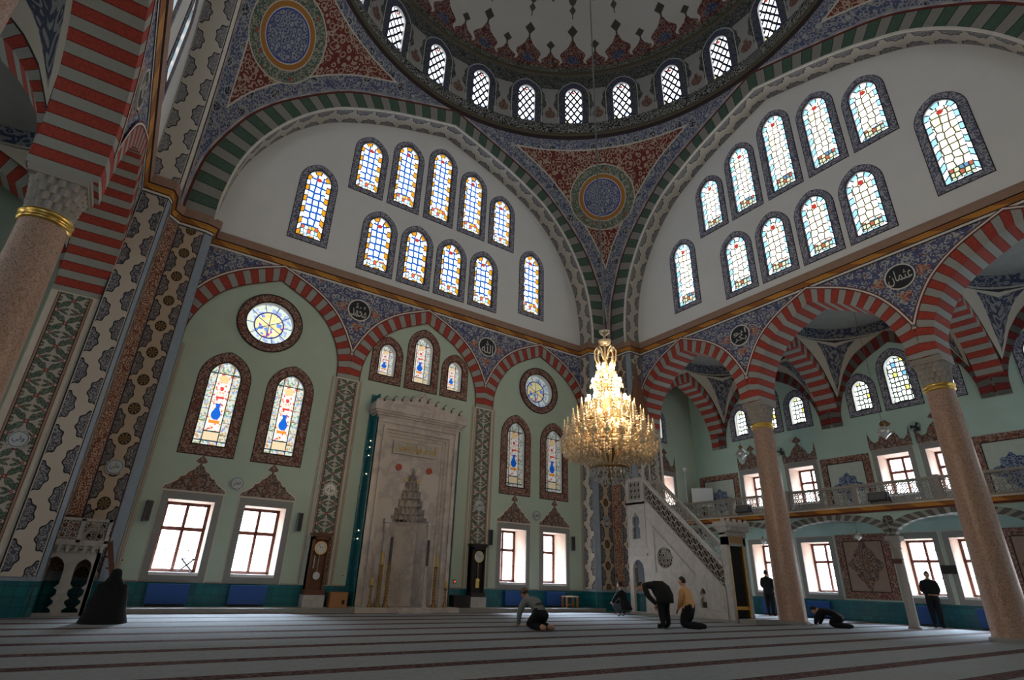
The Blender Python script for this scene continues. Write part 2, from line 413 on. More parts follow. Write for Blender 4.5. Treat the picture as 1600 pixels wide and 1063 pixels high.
def m_glass(name, field, line, strength, border=None, sc=5.5, lw=.07, tint=None, tintw=.3, rnd=.35, top=None, stroke=.3, diag=False):
    """backlit stained glass: leaded cells; line is the colour of the thin strips of glass along the leads"""
    g = G(name); u, v = g.uv(); p = g.vec(u, v*.78) if not diag else g.vec((u + v*.62)*.8, (u - v*.62)*.8)
    e = g.voro(p, sc, 'DISTANCE_TO_EDGE', rnd); d, c = g.voro(p, sc, 'F1', rnd, True); h, h2, h3 = g.hue(c)
    col = g.mix(h, tuple(x*2.1 for x in field[0]), tuple(x*2.1 for x in field[1]))
    if tint: col = g.mix(h2 > (1-tintw), col, g.mix(h3 > .5, tint[0], tint[1]))
    L = tuple(x/strength for x in line); col = g.mix(e < lw, col, L); col = g.mix(e < lw*stroke, col, (.004, .004, .006))
    return g.emit(col, strength)
def m_cells(name, A, B, strength, P=.26):
    g = G(name); u, v = g.uv(); i = (u/P).fl(); t = (u/P).fr(); k = ((i*.5).fr()) > .25
    col = g.mix(k, A, B); col = g.mix(g.mn(t, g.m('SUBTRACT', 1., t)) < .1, col, (.006, .008, .01)); col = g.mix(v > .88, col, (.006, .008, .012))
    return g.emit(col, strength)
def m_fig(name, strength):
    """figured glass: pale leaded squares round a blue vase with red flowers; uv in fractions of the glass"""
    g = G(name); u, v = g.uv(); x = u - .5
    p = g.vec(u*4., v*10.); d, c = g.voro(p, 5., 'F1', 1., True); h, h2, h3 = g.hue(c)
    col = g.mix(h, (.66, .60, .40), (.60, .74, .82)); col = g.mix(h2 > .70, col, g.mix(h3 > .55, (.62, .30, .12), (.22, .34, .75))); col = g.mix((h3 > .82)*(h > .45), col, (.2, .36, .2))
    inner = (abs(x) < .24)*(v > .17)*(v < .86)
    flo = g.mix(h2 > .72, (.85, .86, .84), g.mix(h > .5, (.75, .10, .07), (.82, .66, .36)))
    col = g.mix(inner, col, flo); col = g.mix((abs(x) < .13)*(v > .56)*(v < .585), col, (.7, .06, .05)); col = g.mix(g.disc(x, v - .68, .06, .025) < 1., col, (.75, .06, .05)); col = g.mix(g.disc(x, v - .8, .16, .05) < 1., col, (.85, .62, .3))
    vase = g.mx(g.disc(x, v - .37, .15, .062) < 1., (abs(x) < (abs(v - .46)*1.2 + .05))*(v > .40)*(v < .50)); col = g.mix(vase, col, (.012, .13, .62))
    col = g.mix((abs(x) < .17)*(v > .265)*(v < .30), col, (.8, .28, .04)); col = g.mix((abs(x) < .27)*(v > .07)*(v < .16), col, (.78, .62, .40))
    ln = g.mx(g.m('COMPARE', abs(x), .25, .016), (((v*7.).fr() - .5) > .46)*(abs(x) > .25)); ln = g.mx(ln, g.m('COMPARE', v, .17, .007)*(abs(x) < .25)); ln = g.mx(ln, g.m('COMPARE', v, .06, .006)); ln = g.mx(ln, g.m('COMPARE', v, .865, .006))
    return g.emit(g.mix(ln, col, (.012, .03, .02)), strength)
def m_rose(name, strength):
    g = G(name); u, v = g.uv(); r = (u*u + v*v).sqrt(); a = g.m('ARCTAN2', v, u)
    d, c = g.voro(g.vec(u, v), 10., 'F1', .8, True); h, h2, h3 = g.hue(c)
    inn = g.mix(h2 > .78, g.mix(h, (.9, .74, .26), (.9, .88, .62)), g.mix(h > .4, (.45, .1, .5), (.15, .3, .8)))
    out_ = g.mix(h, (.6, .75, .85), (.75, .75, .5)); out_ = g.mix(h2 > .7, out_, (.35, .45, .75))
    col = g.mix(r < .46, out_, inn); col = g.mix(g.m('COMPARE', r, .46, .022), col, (.03, .04, .2))
    sp = ((a*(10/(2*pi)) + 5.).fr() < .06)*(r > .46); col = g.mix(sp, col, (.02, .03, .1))
    ang = g.m('COMPARE', ((a*(6/(2*pi)) + 6.).fr() - .5)*r, 0., .012)*(r < .46); col = g.mix(ang, col, (.03, .04, .15))
    return g.emit(col, strength)
GL_A = m_glass('blue_white_stained_glass', ((.50, .56, .62), (.42, .55, .66)), (.03, .17, .75), GLASS_A, sc=4.3, lw=.155, tint=((.5, .3, .03), (.45, .55, .62)), tintw=.05, stroke=.13, rnd=.22)
GL_AB = m_cells('yellow_white_glass_border', (.24, .105, .004), (.42, .46, .5), GLASS_A)
GL_AT = m_glass('many_coloured_glass', ((.4, .44, .4), (.12, .25, .4)), (.03, .2, .3), GLASS_A*.8, sc=8., lw=.12, tint=((.4, .05, .02), (.45, .25, .02)), tintw=.5)
GL_B = m_glass('clear_stained_glass', ((.52, .54, .54), (.55, .57, .58)), (.35, .30, .12), GLASS_B, sc=4.6, lw=.11, tint=((.5, .46, .3), (.4, .52, .58)), tintw=.12, stroke=.3)
GL_BB = m_cells('cyan_white_glass_border', (.12, .26, .36), (.55, .56, .58), GLASS_B)
GL_BT = m_glass('mixed_clear_glass', ((.2, .17, .1), (.09, .13, .13)), (.06, .10, .06), GLASS_B*.7, sc=8., lw=.14, tint=((.2, .05, .03), (.06, .12, .2)), tintw=.4)
GL_D = m_glass('drum_glass', ((.58, .58, .6), (.5, .54, .6)), (.03, .035, .07), GLASS_DRUM, sc=3.7, lw=.17, diag=True, tint=((.5, .42, .2), (.35, .4, .55)), tintw=.1, rnd=.12, stroke=.95)
GL_RED = G('red_glass').emit((.30, .03, .02), GLASS_A*.5)
GL_AI = m_glass('aisle_stained_glass', ((.55, .56, .53), (.45, .54, .55)), (.10, .16, .08), GLASS_AISLE, sc=6.5, lw=.16, tint=((.06, .16, .5), (.45, .32, .05)), tintw=.08, stroke=.45, rnd=.3)
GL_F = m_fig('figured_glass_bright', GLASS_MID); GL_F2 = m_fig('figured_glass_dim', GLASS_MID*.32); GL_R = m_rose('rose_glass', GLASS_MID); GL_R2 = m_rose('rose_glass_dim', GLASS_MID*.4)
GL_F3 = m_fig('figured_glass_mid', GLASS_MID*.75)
def m_day():
    g = G('daylit_window_glass'); u, v = g.uv(); n = g.noise(g.vec(u, v), 1.3, 2.); e = g.node('ShaderNodeEmission'); g.put(e.inputs[0], g.mix(n, (.86, .93, 1.), (.98, 1., 1.))); e.inputs[1].default_value = GLASS_LOW
    t = g.node('ShaderNodeBsdfTransparent'); a = g.node('ShaderNodeAddShader'); o = g.node('ShaderNodeOutputMaterial'); g.t.links.new(e.outputs[0], a.inputs[0]); g.t.links.new(t.outputs[0], a.inputs[1]); g.t.links.new(a.outputs[0], o.inputs[0]); return g.mat
GL_DAY = m_day()

def m_pend():
    g = G('pendentive_paint'); s, z = g.uv(); d, m = g.uv('aux')     # metres on the surface; distance to the edge, distance to the roundel's middle
    red = g.mix(g.curl(s, z, 5., 15., duty=.22), (.15, .026, .022), (.38, .28, .21)); mm, h = g.blob(s, z, .9, .13, 2.); red = g.mix(mm, red, g.mix(h > .5, (.3, .3, .2), (.1, .1, .14)))
    blue = g.mix(g.curl(s, z, 6.5, 14., duty=.1), (.085, .10, .19), (.30, .30, .30)); b3, h4 = g.blob(s, z, 1.5, .30, 1., .3); blue = g.mix(b3, blue, (.36, .36, .36)); b2, h2 = g.blob(s, z, 1.5, .26, 1., .3); blue = g.mix(b2, blue, g.mix(g.curl(s, z, 9., 12., duty=.5), (.03, .03, .06), (.3, .3, .28)))
    col = g.mix(d < .62, red, blue)
    for a, b, c in ((.0, .07, (.52, .47, .42)), (.07, .12, (.3, .3, .35)), (.60, .66, (.55, .5, .43))): col = g.mix((d > a)*(d < b), col, c)
    green = g.mix(g.curl(s, z, 7., 14., duty=.1), (.075, .105, .08), (.27, .27, .21)); rf, h3 = g.blob(s, z, 2., .14, 4.); green = g.mix(rf, green, (.3, .08, .05))
    cen = g.mix(g.curl(s, z, 6.5, 15., duty=.1), (.085, .10, .19), (.30, .31, .34))
    col = g.mix(m < 1.60, col, (.52, .46, .36)); col = g.mix(m < 1.55, col, green); col = g.mix(m < 1.16, col, (.52, .46, .38)); col = g.mix(m < 1.12, col, (.36, .15, .03)); col = g.mix(m < .94, col, (.55, .5, .45)); col = g.mix(m < .9, col, (.05, .07, .3)); col = g.mix(m < .84, col, cen)
    return g.out(col, .8)
PEND = m_pend()

def m_drum():
    g = G('drum_wall_paint'); u, v = g.uv()       # u: bays, v: metres above the sill
    x = u.fr() - .5; ax = abs(abs(x) - .5)        # 0 on the line between two windows
    o = g.curl(u*2.42, v, 4.5, 15.); bgc = g.mix(o, (.04, .042, .045), (.13, .135, .12))
    prof = .125 + ((v*3.4).sin())*.04 + g.m('MULTIPLY', (v*9.).sin(), .018)
    white = (ax < prof)*(v > -.1)*(v < 2.35); vase = (g.disc(ax, v - .60, .11, .27) < 1.)
    base = (ax < .2)*(v < .45)
    col = g.mix(g.mx(white, base), bgc, (.33, .32, .30)); o2 = g.curl(u*2.42, v, 9., 14.); col = g.mix(g.mx(vase, (ax < .035)*(v > .8)*(v < 1.05)), col, g.mix(o2, (.12, .045, .035), (.24, .16, .13)))
    return g.out(col, .8)
DRUMP = m_drum()

def m_dome():
    g = G('dome_paint'); u, v = g.uv()            # u: bays, v: metres up the dome
    col = g.mix(g.noise(g.vec(u, v), .8, 2.), (.50, .48, .45), (.57, .55, .515))
    o = g.curl(u*2.4, v, 4., 15.); redc = g.mix(o, (.11, .028, .025), (.23, .15, .12)); grn = g.mix(o, (.05, .055, .045), (.17, .16, .13)); blu = g.mix(o, (.04, .05, .12), (.13, .13, .17))
    x1 = abs(u.fr() - .5); x2 = abs((u + .5).fr() - .5)           # big leaf over each window, small one between
    w1 = g.mix
    def leaf(x, W, H, c0, c1):
        t = v/H; prof = g.m('POWER', g.m('MAXIMUM', g.m('SUBTRACT', 1., t), 0.), .75)*W*(1. + .24*(t*13.).sin()); return (x < prof)*(v < H)
    big = leaf(x1, .43, 2.15, 0, 0); small = leaf(x2, .33, 1.4, 0, 0)
    col = g.mix(small, col, redc); col = g.mix(big, col, redc); col = g.mix((g.disc(x1, v - .75, .14, .42) < 1.), col, blu); col = g.mix((g.disc(x2, v - .45, .1, .28) < 1.), col, blu)
    col = g.mix(v < .62, col, redc); col = g.mix(v < .38, col, grn)
    dia = lambda x, z0, a, b: ((x*(1/a) + abs(v - z0)*(1/b)) < 1.)
    for m in (dia(x1, 2.62, .12, .36), dia(x2, 1.80, .10, .28), (x1 < .02)*(v > 2.0)*(v < 2.4), (x2 < .018)*(v > 1.3)*(v < 1.6)): col = g.mix(m, col, (.065, .065, .06))
    for m in ((g.disc(x1, v - 4.6, .12, .62) < 1.), dia(x1, 3.75, .08, .26), dia(x2, 4.5, .1, .35), (x1 < .012)*(v > 3.3)*(v < 5.6)): col = g.mix(m, col, (.085, .085, .075))
    return g.out(col, .85)
DOMEP = m_dome()
MOULD = plain('olive_gilt_moulding', (.10, .085, .055), .6, sc=10.)

def m_vault():
    g = G('aisle_vault_paint'); u, v = g.uv()     # u: quarter (0 in the middle of an edge, .5 at a corner), v: 0 at the ring .. 1 at the wall
    p = u.fr(); c = abs(p - .5)
    col = g.mix(g.noise(g.vec(u, v), 2., 2.), (.42, .37, .3), (.5, .45, .37))
    o = g.curl(u*3., v*1.6, 5., 15.); dk = g.mix(o, (.05, .055, .085), (.22, .21, .21))
    t = (c < (g.m('SUBTRACT', .86, v))*.30)*(v > .16); col = g.mix(t, col, dk); col = g.mix(v < .07, col, (.03, .03, .035)); col = g.mix(v > .955, col, (.03, .02, .02))
    return g.out(col, .8)
VAULT = m_vault()
def m_sdome():
    g = G('small_dome_paint'); u, v = g.uv(); o = g.curl(u*2., v*1.5, 4., 15.); dk = g.mix(o, (.035, .032, .035), (.13, .12, .105))
    x = abs((u*3.).fr() - .5); t = v < (.62 - x*.5); col = g.mix(t, (.30, .27, .22), dk); b = g.mix(g.curl(u*3., v*3., 5., 14.), (.04, .05, .09), (.2, .2, .22)); col = g.mix(v < .2, col, b); col = g.mix(v < .03, col, (.4, .36, .3))
    return g.out(col, .8)
SDOME = m_sdome()
def m_panelrose():
    g = G('blue_flower_panel_paint'); u, v = g.uv(); o = g.curl(u, v, 8., 15.); col = g.mix(o, (.03, .05, .13), (.22, .27, .33)); return g.out(col, .7)
PANELBLUE = m_panelrose()
ROSEPANEL = plain('rose_panel_paint', (.30, .21, .165), .8)
SKIN = plain('skin', (.50, .27, .18), .55, var=.04)
HAIR = plain('dark_hair', (.018, .013, .011), .6)
# ------------------------------------------------------------------ the building
SIDES = ('qibla', 'right', 'left', 'rear')
WALLNAME = dict(qibla='qibla wall', right='right-hand arcade', left='left-hand arcade', rear='rear wall')
# big pointed arches
INH = catmull([(8.03, 11.3), (8.02, 12.3), (7.78, 13.9), (7.27, 15.25), (6.4, 16.65), (5.25, 17.82), (4.12, 18.5), (3.0, 19.03), (1.5, 19.56), (0, 20.02)])
EXH = catmull([(9.02, 11.3), (8.98, 12.4), (8.81, 13.75), (8.14, 15.55), (7.5, 16.6), (6.74, 17.46), (5.6, 18.5), (4.49, 19.25), (2.39, 20.1), (0, 20.98)])
# arcade arches
AIH = catmull([(2.42, 7.33), (2.39, 7.9), (2.22, 8.47), (1.95, 8.97), (1.58, 9.42), (1.0, 9.84), (0, 10.33)])
AEH = catmull([(2.81, 7.33), (2.81, 7.75), (2.81, 8.13), (2.63, 8.62), (2.31, 9.22), (1.88, 9.76), (1.15, 10.3), (0, 10.82)])
def at_z(H, z):   # half width of a curve at height z
    for a, b in zip(H, H[1:]):
        if a[1] <= z <= b[1]: return a[0]+(b[0]-a[0])*(z-a[1])/max(b[1]-a[1], 1e-9)
    return 0.
def at_x(H, x):
    for a, b in zip(H, H[1:]):
        if b[0] <= x <= a[0]: return a[1]+(b[1]-a[1])*(a[0]-x)/max(a[0]-b[0], 1e-9)
    return H[0][1]
NB = 40
IN, INU = full(INH, NB); EX, EXU = full(EXH, NB)
AI, AIU = full(AIH, 22); AE, AEU = full(AEH, 22)
MU = [(a+b)/2 for a, b in zip(AIU, AEU)]; BU = [(a+b)/2 for a, b in zip(INU, EXU)]
def offset(P, d):
    out = []
    for i, p in enumerate(P):
        a = P[max(i-1, 0)]; b = P[min(i+1, len(P)-1)]; t = Vector((b[0]-a[0], b[1]-a[1])).normalized(); out.append((p[0]-t.y*d, p[1]+t.x*d))
    return out

ZT = 11.4
fl = MB().box(-16.7, 16.7, -10.9, 10.9, -.15, 0.)
floor_o = st(build(fl, 'floor', CARPET), 'grey prayer carpet with dark red stripes covering the whole hall floor', 'floor')
roof = MB().box(10.6, 16.7, -10.9, 10.9, 11.25, 11.5); st(build(roof, 'ceiling_right', CONCRETE), 'flat roof slab over the right-hand aisle', 'roof')
st(build(MB().box(-16.7, -10.6, -10.9, 10.9, 11.25, 11.5), 'ceiling_left', CONCRETE), 'flat roof slab over the left-hand aisle', 'roof')

# ---- windows
WIN_N = [0]
MESHES = {}
def cached(key, fn):
    if key not in MESHES: MESHES[key] = fn()
    return MESHES[key]
def window(side, kind, w, h, gw, gh, gz, s, z, y, label, depth=.28, mats=None, proud=.025):
    """arched stained window: painted surround w x h, glass gw x gh starting gz above the surround's foot; local origin at the foot of the surround"""
    WIN_N[0] += 1
    R_ = Matrix.Rotation(RZ[side], 3, 'Z'); p = R_ @ Vector((s, y, z))
    r = root('window_%d' % WIN_N[0], p, RZ[side]); st(r, label, 'window')
    key = (kind, round(w, 3), round(h, 3), round(gw, 3), round(gh, 3))
    def mk_s():
        m = MB(); o = arch_outline(w, h); i = arch_outline(gw+.03, gh+.03, gz-.015)
        ringplate(m, o, i, -proud, 0.02, 0)
        o2 = arch_outline(w+.05, h+.05, -.025); ringplate(m, o2, o, -proud*.6, .02, 1); i2 = arch_outline(gw-.02, gh-.02, gz+.01); ringplate(m, arch_outline(gw+.05, gh+.05, gz-.025), i2, -proud*1.4, .02, 1)
        return m.mesh('surround', [mats['border'], DARKLINE])
    def mk_r():
        m = MB(); i = arch_outline(gw, gh, gz); d = arc_u(i+[i[0]]); A = i+[i[0]]
        m.strip([(a, 0, b) for a, b in A], [(a, depth, b) for a, b in A], [(q, 0) for q in d], [(q, depth) for q in d]); return m.mesh('reveal', [WHITE])
    def mk_g():
        m = MB(); i = arch_outline(gw, gh, gz)
        if mats.get('frac'):
            m.poly(i, [], lambda a, b: (a, depth, b), 0, lambda a, b: ((a+gw/2)/gw, (b-gz)/gh))
        else:
            bw = .15; j = arch_outline(gw-2*bw, gh-2*bw*1.05, gz+bw); d = arc_u(i+[i[0]])
            A = i+[i[0]]; B = j+[j[0]]
            if mats.get('gb'):
                m.strip([(a, depth, b) for a, b in A], [(a, depth, b) for a, b in B], [(q, 0) for q in d], [(q, 1) for q in d], 1)
                # foot panel, field and the red boss under the crown
                zf = gz+bw+(gh*.13); x = gw/2-bw
                m.poly([(-x, gz+bw), (x, gz+bw), (x, zf), (-x, zf)], [], lambda a, b: (a, depth, b), 2)
                m.poly([(-x, zf), (x, zf)]+j[2:], [], lambda a, b: (a, depth, b), 0)
                m.poly(circ(0, gz+gh-bw-.24, .1, 14), [], lambda a, b: (a, depth-.004, b), 3)
            else: m.poly(i, [], lambda a, b: (a, depth, b), 0)
        return m.mesh('stained_glass', mats['glass'])
    mk = (kind,) + key
    put('surround', cached(('s',)+key, mk_s), r); put('reveal', cached(('r',)+key, mk_r), r); put('stained_glass', cached(('g',)+key, mk_g), r)
    return arch_outline(gw, gh, gz+z, s)

TY = [(-5.08, 12.15, 1.39, 3.52), (5.08, 12.15, 1.39, 3.52)] + [(s, 11.77, 1.42, 2.86) for s in (-2.455, -.816, .816, 2.455)] + [(-3.282, 15.2, 1.396, 2.92), (-1.654, 15.2, 1.396, 3.59), (0, 15.2, 1.396, 4.07), (1.654, 15.2, 1.396, 3.59), (3.282, 15.2, 1.396, 2.92)]
TYN = ['outermost left', 'outermost right'] + ['lower row %s' % n for n in ('first', 'second', 'third', 'fourth')] + ['upper row %s' % n for n in ('first', 'second', 'tall middle', 'fourth', 'last')]
MATS_A = dict(border=BLUEBORD, glass=[GL_A, GL_AB, GL_AT, GL_RED], gb=1); MATS_B = dict(border=BLUEBORD, glass=[GL_B, GL_BB, GL_BT, GL_RED], gb=1)
for side in SIDES:
    holes = []
    for (s, z, ww, hh), nm in zip(TY, TYN):
        M = MATS_A if side == 'qibla' else MATS_B
        desc = {'qibla': 'blue and yellow', 'right': 'white and cyan', 'left': 'white and cyan', 'rear': 'white and cyan'}[side]
        lab = '%s %s arched stained window, lunette above the %s' % (nm, desc, WALLNAME[side])
        holes.append(window(side, 'tymp_'+('a' if side == 'qibla' else 'b'), ww, hh, ww-.48, hh-.44, .2, s, z, 10., lab, depth=.10, mats=M))
    m = MB(); inner = [(x*1.012, z+.03) for x, z in IN]
    m.slab([(-8.13, 11.2)]+inner+[(8.13, 11.2)], holes, 10., 10.7, hole_sides=True)
    st(build(m, 'wall_%s_lunette' % side, WHITE, None, (0, 0, 0), RZ[side]), 'white plaster lunette wall above the cornice of the %s' % WALLNAME[side], 'wall')
    # big arch: soffit pattern, bead, striped face, edge lines
    r = root('arch_%s' % side, (0, 0, 0), RZ[side]); st(r, 'great pointed green and grey striped arch over the %s' % WALLNAME[side], 'arch')
    YF = 9.12
    m = MB(); m.strip([(x, 10.02, z) for x, z in IN], [(x, YF+.06, z) for x, z in IN], [(0, q) for q in INU], [(.88, q) for q in INU]); build(m, 'soffit_pattern', WAVES, r)
    m = MB(); A = offset(IN, .0); B = offset(IN, -.05); C = offset(IN, -.1)
    m.strip([(x, YF+.06, z) for x, z in A], [(x, YF-.03, z) for x, z in A]); m.strip([(x, YF-.03, z) for x, z in A], [(x, YF-.03, z) for x, z in offset(IN, .07)]); m.strip([(x, YF-.03, z) for x, z in offset(IN, .07)], [(x, YF+.01, z) for x, z in offset(IN, .07)]); build(m, 'bead', WHITELINE, r)
    m = MB(); m.strip([(x, YF, z) for x, z in IN], [(x, YF, z) for x, z in EX], [(q, 0) for q in BU], [(q, 1) for q in BU]); build(m, 'voussoirs', VGREEN, r)
    m = MB(); O1 = offset(EX, -.07)
    m.strip([(x, YF-.025, z) for x, z in EX], [(x, YF-.025, z) for x, z in O1]); m.strip([(x, YF-.025, z) for x, z in O1], [(x, YF, z) for x, z in O1]); m.strip([(x, YF-.025, z) for x, z in EX], [(x, YF+.1, z) for x, z in EX]); build(m, 'edge_line', REDLINE, r)

# ---- corner piers (plan of the corner between the qibla wall and the right arcade, then turned)
PLAN = [(8.0, 10.), (8.0, 9.33), (8.22, 9.25), (8.97, 9.25), (9.25, 8.97), (9.25, 8.22), (9.33, 8.0), (10., 8.0)]
PNAME = {0: 'right of the qibla wall, behind the minbar', 1: 'left of the qibla wall', 2: 'left rear corner', 3: 'right rear corner'}
def pier_face(m, a, b, z0, z1, mat, flip=False):
    L = math.dist(a, b); u0, u1 = (L, 0) if flip else (0, L); m.quad((a[0], a[1], z0), (b[0], b[1], z0), (b[0], b[1], z1), (a[0], a[1], z1), [(u0, z0), (u1, z0), (u1, z1), (u0, z1)], mat)
for k in range(4):
    r = root('corner_pier', (0, 0, 0), k*pi/2); r.name = 'pier_corner' if k == 0 else r.name
    tag(r, 'patterned stepped corner pier at the %s' % PNAME[k], 'pier', kind='structure')
    m = MB(); P = PLAN
    def inset(a, b, d):   # shift a face slightly out of the core, towards the middle of the hall
        t = Vector((b[0]-a[0], b[1]-a[1])).normalized(); n = Vector((t.y, -t.x)); n = -n if n.dot(Vector((-1, -1))) < 0 else n
        return (a[0]+n.x*d, a[1]+n.y*d), (b[0]+n.x*d, b[1]+n.y*d)
    core = [(p[0], p[1]) for p in P]
    for a, b in zip(core, core[1:]): pier_face(m, a, b, 0, ZT, 0)
    build(m, 'shaft', BLUEGREY, r)
    def face(name, i, mat, d=.012, trim_=(0.04, .04), flip=False, z0=.78, z1=10.78, parent=None):
        a, b = inset(P[i], P[i+1], d); L = math.dist(a, b); t = Vector((b[0]-a[0], b[1]-a[1]))/L
        a2 = (a[0]+t.x*trim_[0], a[1]+t.y*trim_[0]); b2 = (b[0]-t.x*trim_[1], b[1]-t.y*trim_[1]); mm = MB(); pier_face(mm, a2, b2, z0, z1, 0, flip); return build(mm, name, mat, r)
    face('wave_panel', 0, WAVE, trim_=(.0, .0)); face('wave_panel', 6, WAVE, trim_=(.0, .0), flip=True)
    face('rosette_panel', 2, DOTS, trim_=(.02, .01)); face('rosette_panel', 4, DOTS, trim_=(.01, .02), flip=True)
    face('arabesque_panel', 3, REDARAB, trim_=(.02, .02), z0=.9)
    m = MB()
    for i in range(len(P)-1):
        a, b = inset(P[i], P[i+1], .02); pier_face(m, a, b, .0, .70, 0)
    build(m, 'tile_dado', TILE, r)
    # cornice round the pier
def cornice_sweep(mb, path, prof_parts):
    """path: plan points, profile offsets go towards the hall (left normal chosen by sign)"""
    n = len(path); nor = []
    for i in range(n):
        d = Vector((0, 0))
        for a, b in ((i-1, i), (i, i+1)):
            if 0 <= a and b < n:
                t = Vector((path[b][0]-path[a][0], path[b][1]-path[a][1])).normalized(); d += Vector((t.y, -t.x))
        d.normalize()
        ref = None
        for a, b in ((i-1, i), (i, i+1)):
            if 0 <= a and b < n: t = Vector((path[b][0]-path[a][0], path[b][1]-path[a][1])).normalized(); ref = Vector((t.y, -t.x))
        nor.append(d/max(.5, d.dot(ref)))
    L = [0]
    for i in range(1, n): L.append(L[-1]+math.dist(path[i], path[i-1]))
    for (d0, z0, d1, z1, mi) in prof_parts:
        A = [(p[0]+q.x*d0, p[1]+q.y*d0, z0) for p, q in zip(path, nor)]; B = [(p[0]+q.x*d1, p[1]+q.y*d1, z1) for p, q in zip(path, nor)]
        mb.strip(A, B, [(x, 0) for x in L], [(x, math.dist((d0, z0), (d1, z1))) for x in L], mi)
CPROF = [(.012, 10.80, .012, 10.84, 2), (.014, 10.84, .014, 10.91, 3), (.014, 10.91, .03, 10.94, 2), (.03, 10.94, .09, 11.09, 0), (.09, 11.09, .13, 11.11, 2), (.13, 11.11, .17, 11.33, 1), (.17, 11.33, .15, 11.39, 1), (.15, 11.39, -.1, 11.41, 1)]
for side in SIDES:
    # walking with the hall on the right: from this side's left pier to its right pier
    path = [(-9.25, 8.97), (-8.97, 9.25), (-8.22, 9.25), (-8.0, 9.33), (-8.0, 10.), (8.0, 10.), (8.0, 9.33), (8.22, 9.25), (8.97, 9.25), (9.11, 9.11)]
    path[0] = (-9.11, 9.11)
    m = MB(); cornice_sweep(m, path, CPROF)
    st(build(m, 'trim_cornice_%s' % side, [ROPE, CORN, DARKLINE, WHITELINE], None, (0, 0, 0), RZ[side]), 'rose stone cornice with an orange rope band above the %s' % WALLNAME[side], 'cornice')

# ---- pendentives
import numpy as np
def sph(t): return t
for k in range(4):
    YF = 9.12; NI, NJ = 56, 48; vs = []; uv = []; aux = []
    edge = []
    for x, z in resample(EXH, 70): edge += [(x, YF, z), (YF, x, z)]
    r0 = sqrt(YF**2)
    ring_pts = [(YF*sin(a), YF*cos(a), 20.98) for a in np.linspace(0, pi/2, 60)]
    E_ = np.array(edge+ring_pts); mid = None
    zs = [11.3+(20.98-11.3)*(1-(1-i/NI)**1.6) for i in range(NI+1)]
    for z in zs:
        xe = at_z(EXH, z); rr = sqrt(xe*xe+YF*YF); a0 = atan2(xe, YF); a1 = pi/2-a0
        # a0 is measured from +Y towards +X at the qibla side; the far edge mirrors it
        for j in range(NJ+1):
            a = (pi/2-a0)*j/NJ + a0*(1-j/NJ); ang = a; p = (rr*sin(ang), rr*cos(ang), z); vs.append(p); uv.append((rr*(ang-pi/4), z))
    V = np.array(vs); d = np.sqrt(((V[:, None, :]-E_[None, :, :])**2).sum(2)).min(1)
    # roundel centre on the diagonal
    zc = 18.55; rc = sqrt(at_z(EXH, zc)**2+YF**2); cpt = np.array((rc*sin(pi/4), rc*cos(pi/4), zc)); dm = np.sqrt(((V-cpt)**2).sum(1))
    aux = list(zip(d.tolist(), dm.tolist()))
    fs = [(i*(NJ+1)+j, i*(NJ+1)+j+1, (i+1)*(NJ+1)+j+1, (i+1)*(NJ+1)+j) for i in range(NI) for j in range(NJ)]
    m = MB(); m.add(vs, fs, uv, 0, True, aux)
    o = build(m, 'pendentive', PEND, None, (0, 0, 0), k*pi/2)
    st(o, 'red arabesque pendentive with a blue roundel above the %s pier' % ('qibla right', 'qibla left', 'rear left', 'rear right')[k], 'pendentive')

# ---- dome ring, drum, dome
m = MB(); m.lathe([(9.3, 20.7), (9.12, 20.9), (9.06, 20.98), (9.03, 21.03), (9.05, 21.06)], 96, mi=1)
m.lathe([(9.05, 21.06), (8.99, 21.09), (8.99, 21.14), (9.04, 21.17), (9.01, 21.2), (9.01, 21.25), (9.07, 21.28), (9.07, 21.32)], 96, mi=0)
m.lathe([(9.07, 21.32), (9.2, 22.02), (9.24, 22.06)], 96, mi=2)
st(build(m, 'trim_dome_ring', [MOULD, DARKLINE, INSCR]), 'moulded ring with a black inscription band at the foot of the dome', 'dome ring')
RD = 9.24; BAY = 2*pi/24
def drum_map(a, z, r=RD): return (r*sin(a), r*cos(a), z)
m = MB()
for k in range(24):
    a0, a1 = k*BAY, (k+1)*BAY; W = BAY*RD
    out = [(-W/2+W*i/8, 22.04) for i in range(9)]+[(W/2-W*i/8, 25.35) for i in range(9)]
    hole = arch_outline(.84, 2.42, 22.06)
    m.poly(out, [hole], lambda a, z: drum_map((k+.5)*BAY+a/RD, z), 0, lambda a, z: (k+.5+a/W, z-22.06))
st(build(m, 'wall_drum', DRUMP), 'painted drum wall with white vases between the dome windows', 'wall')
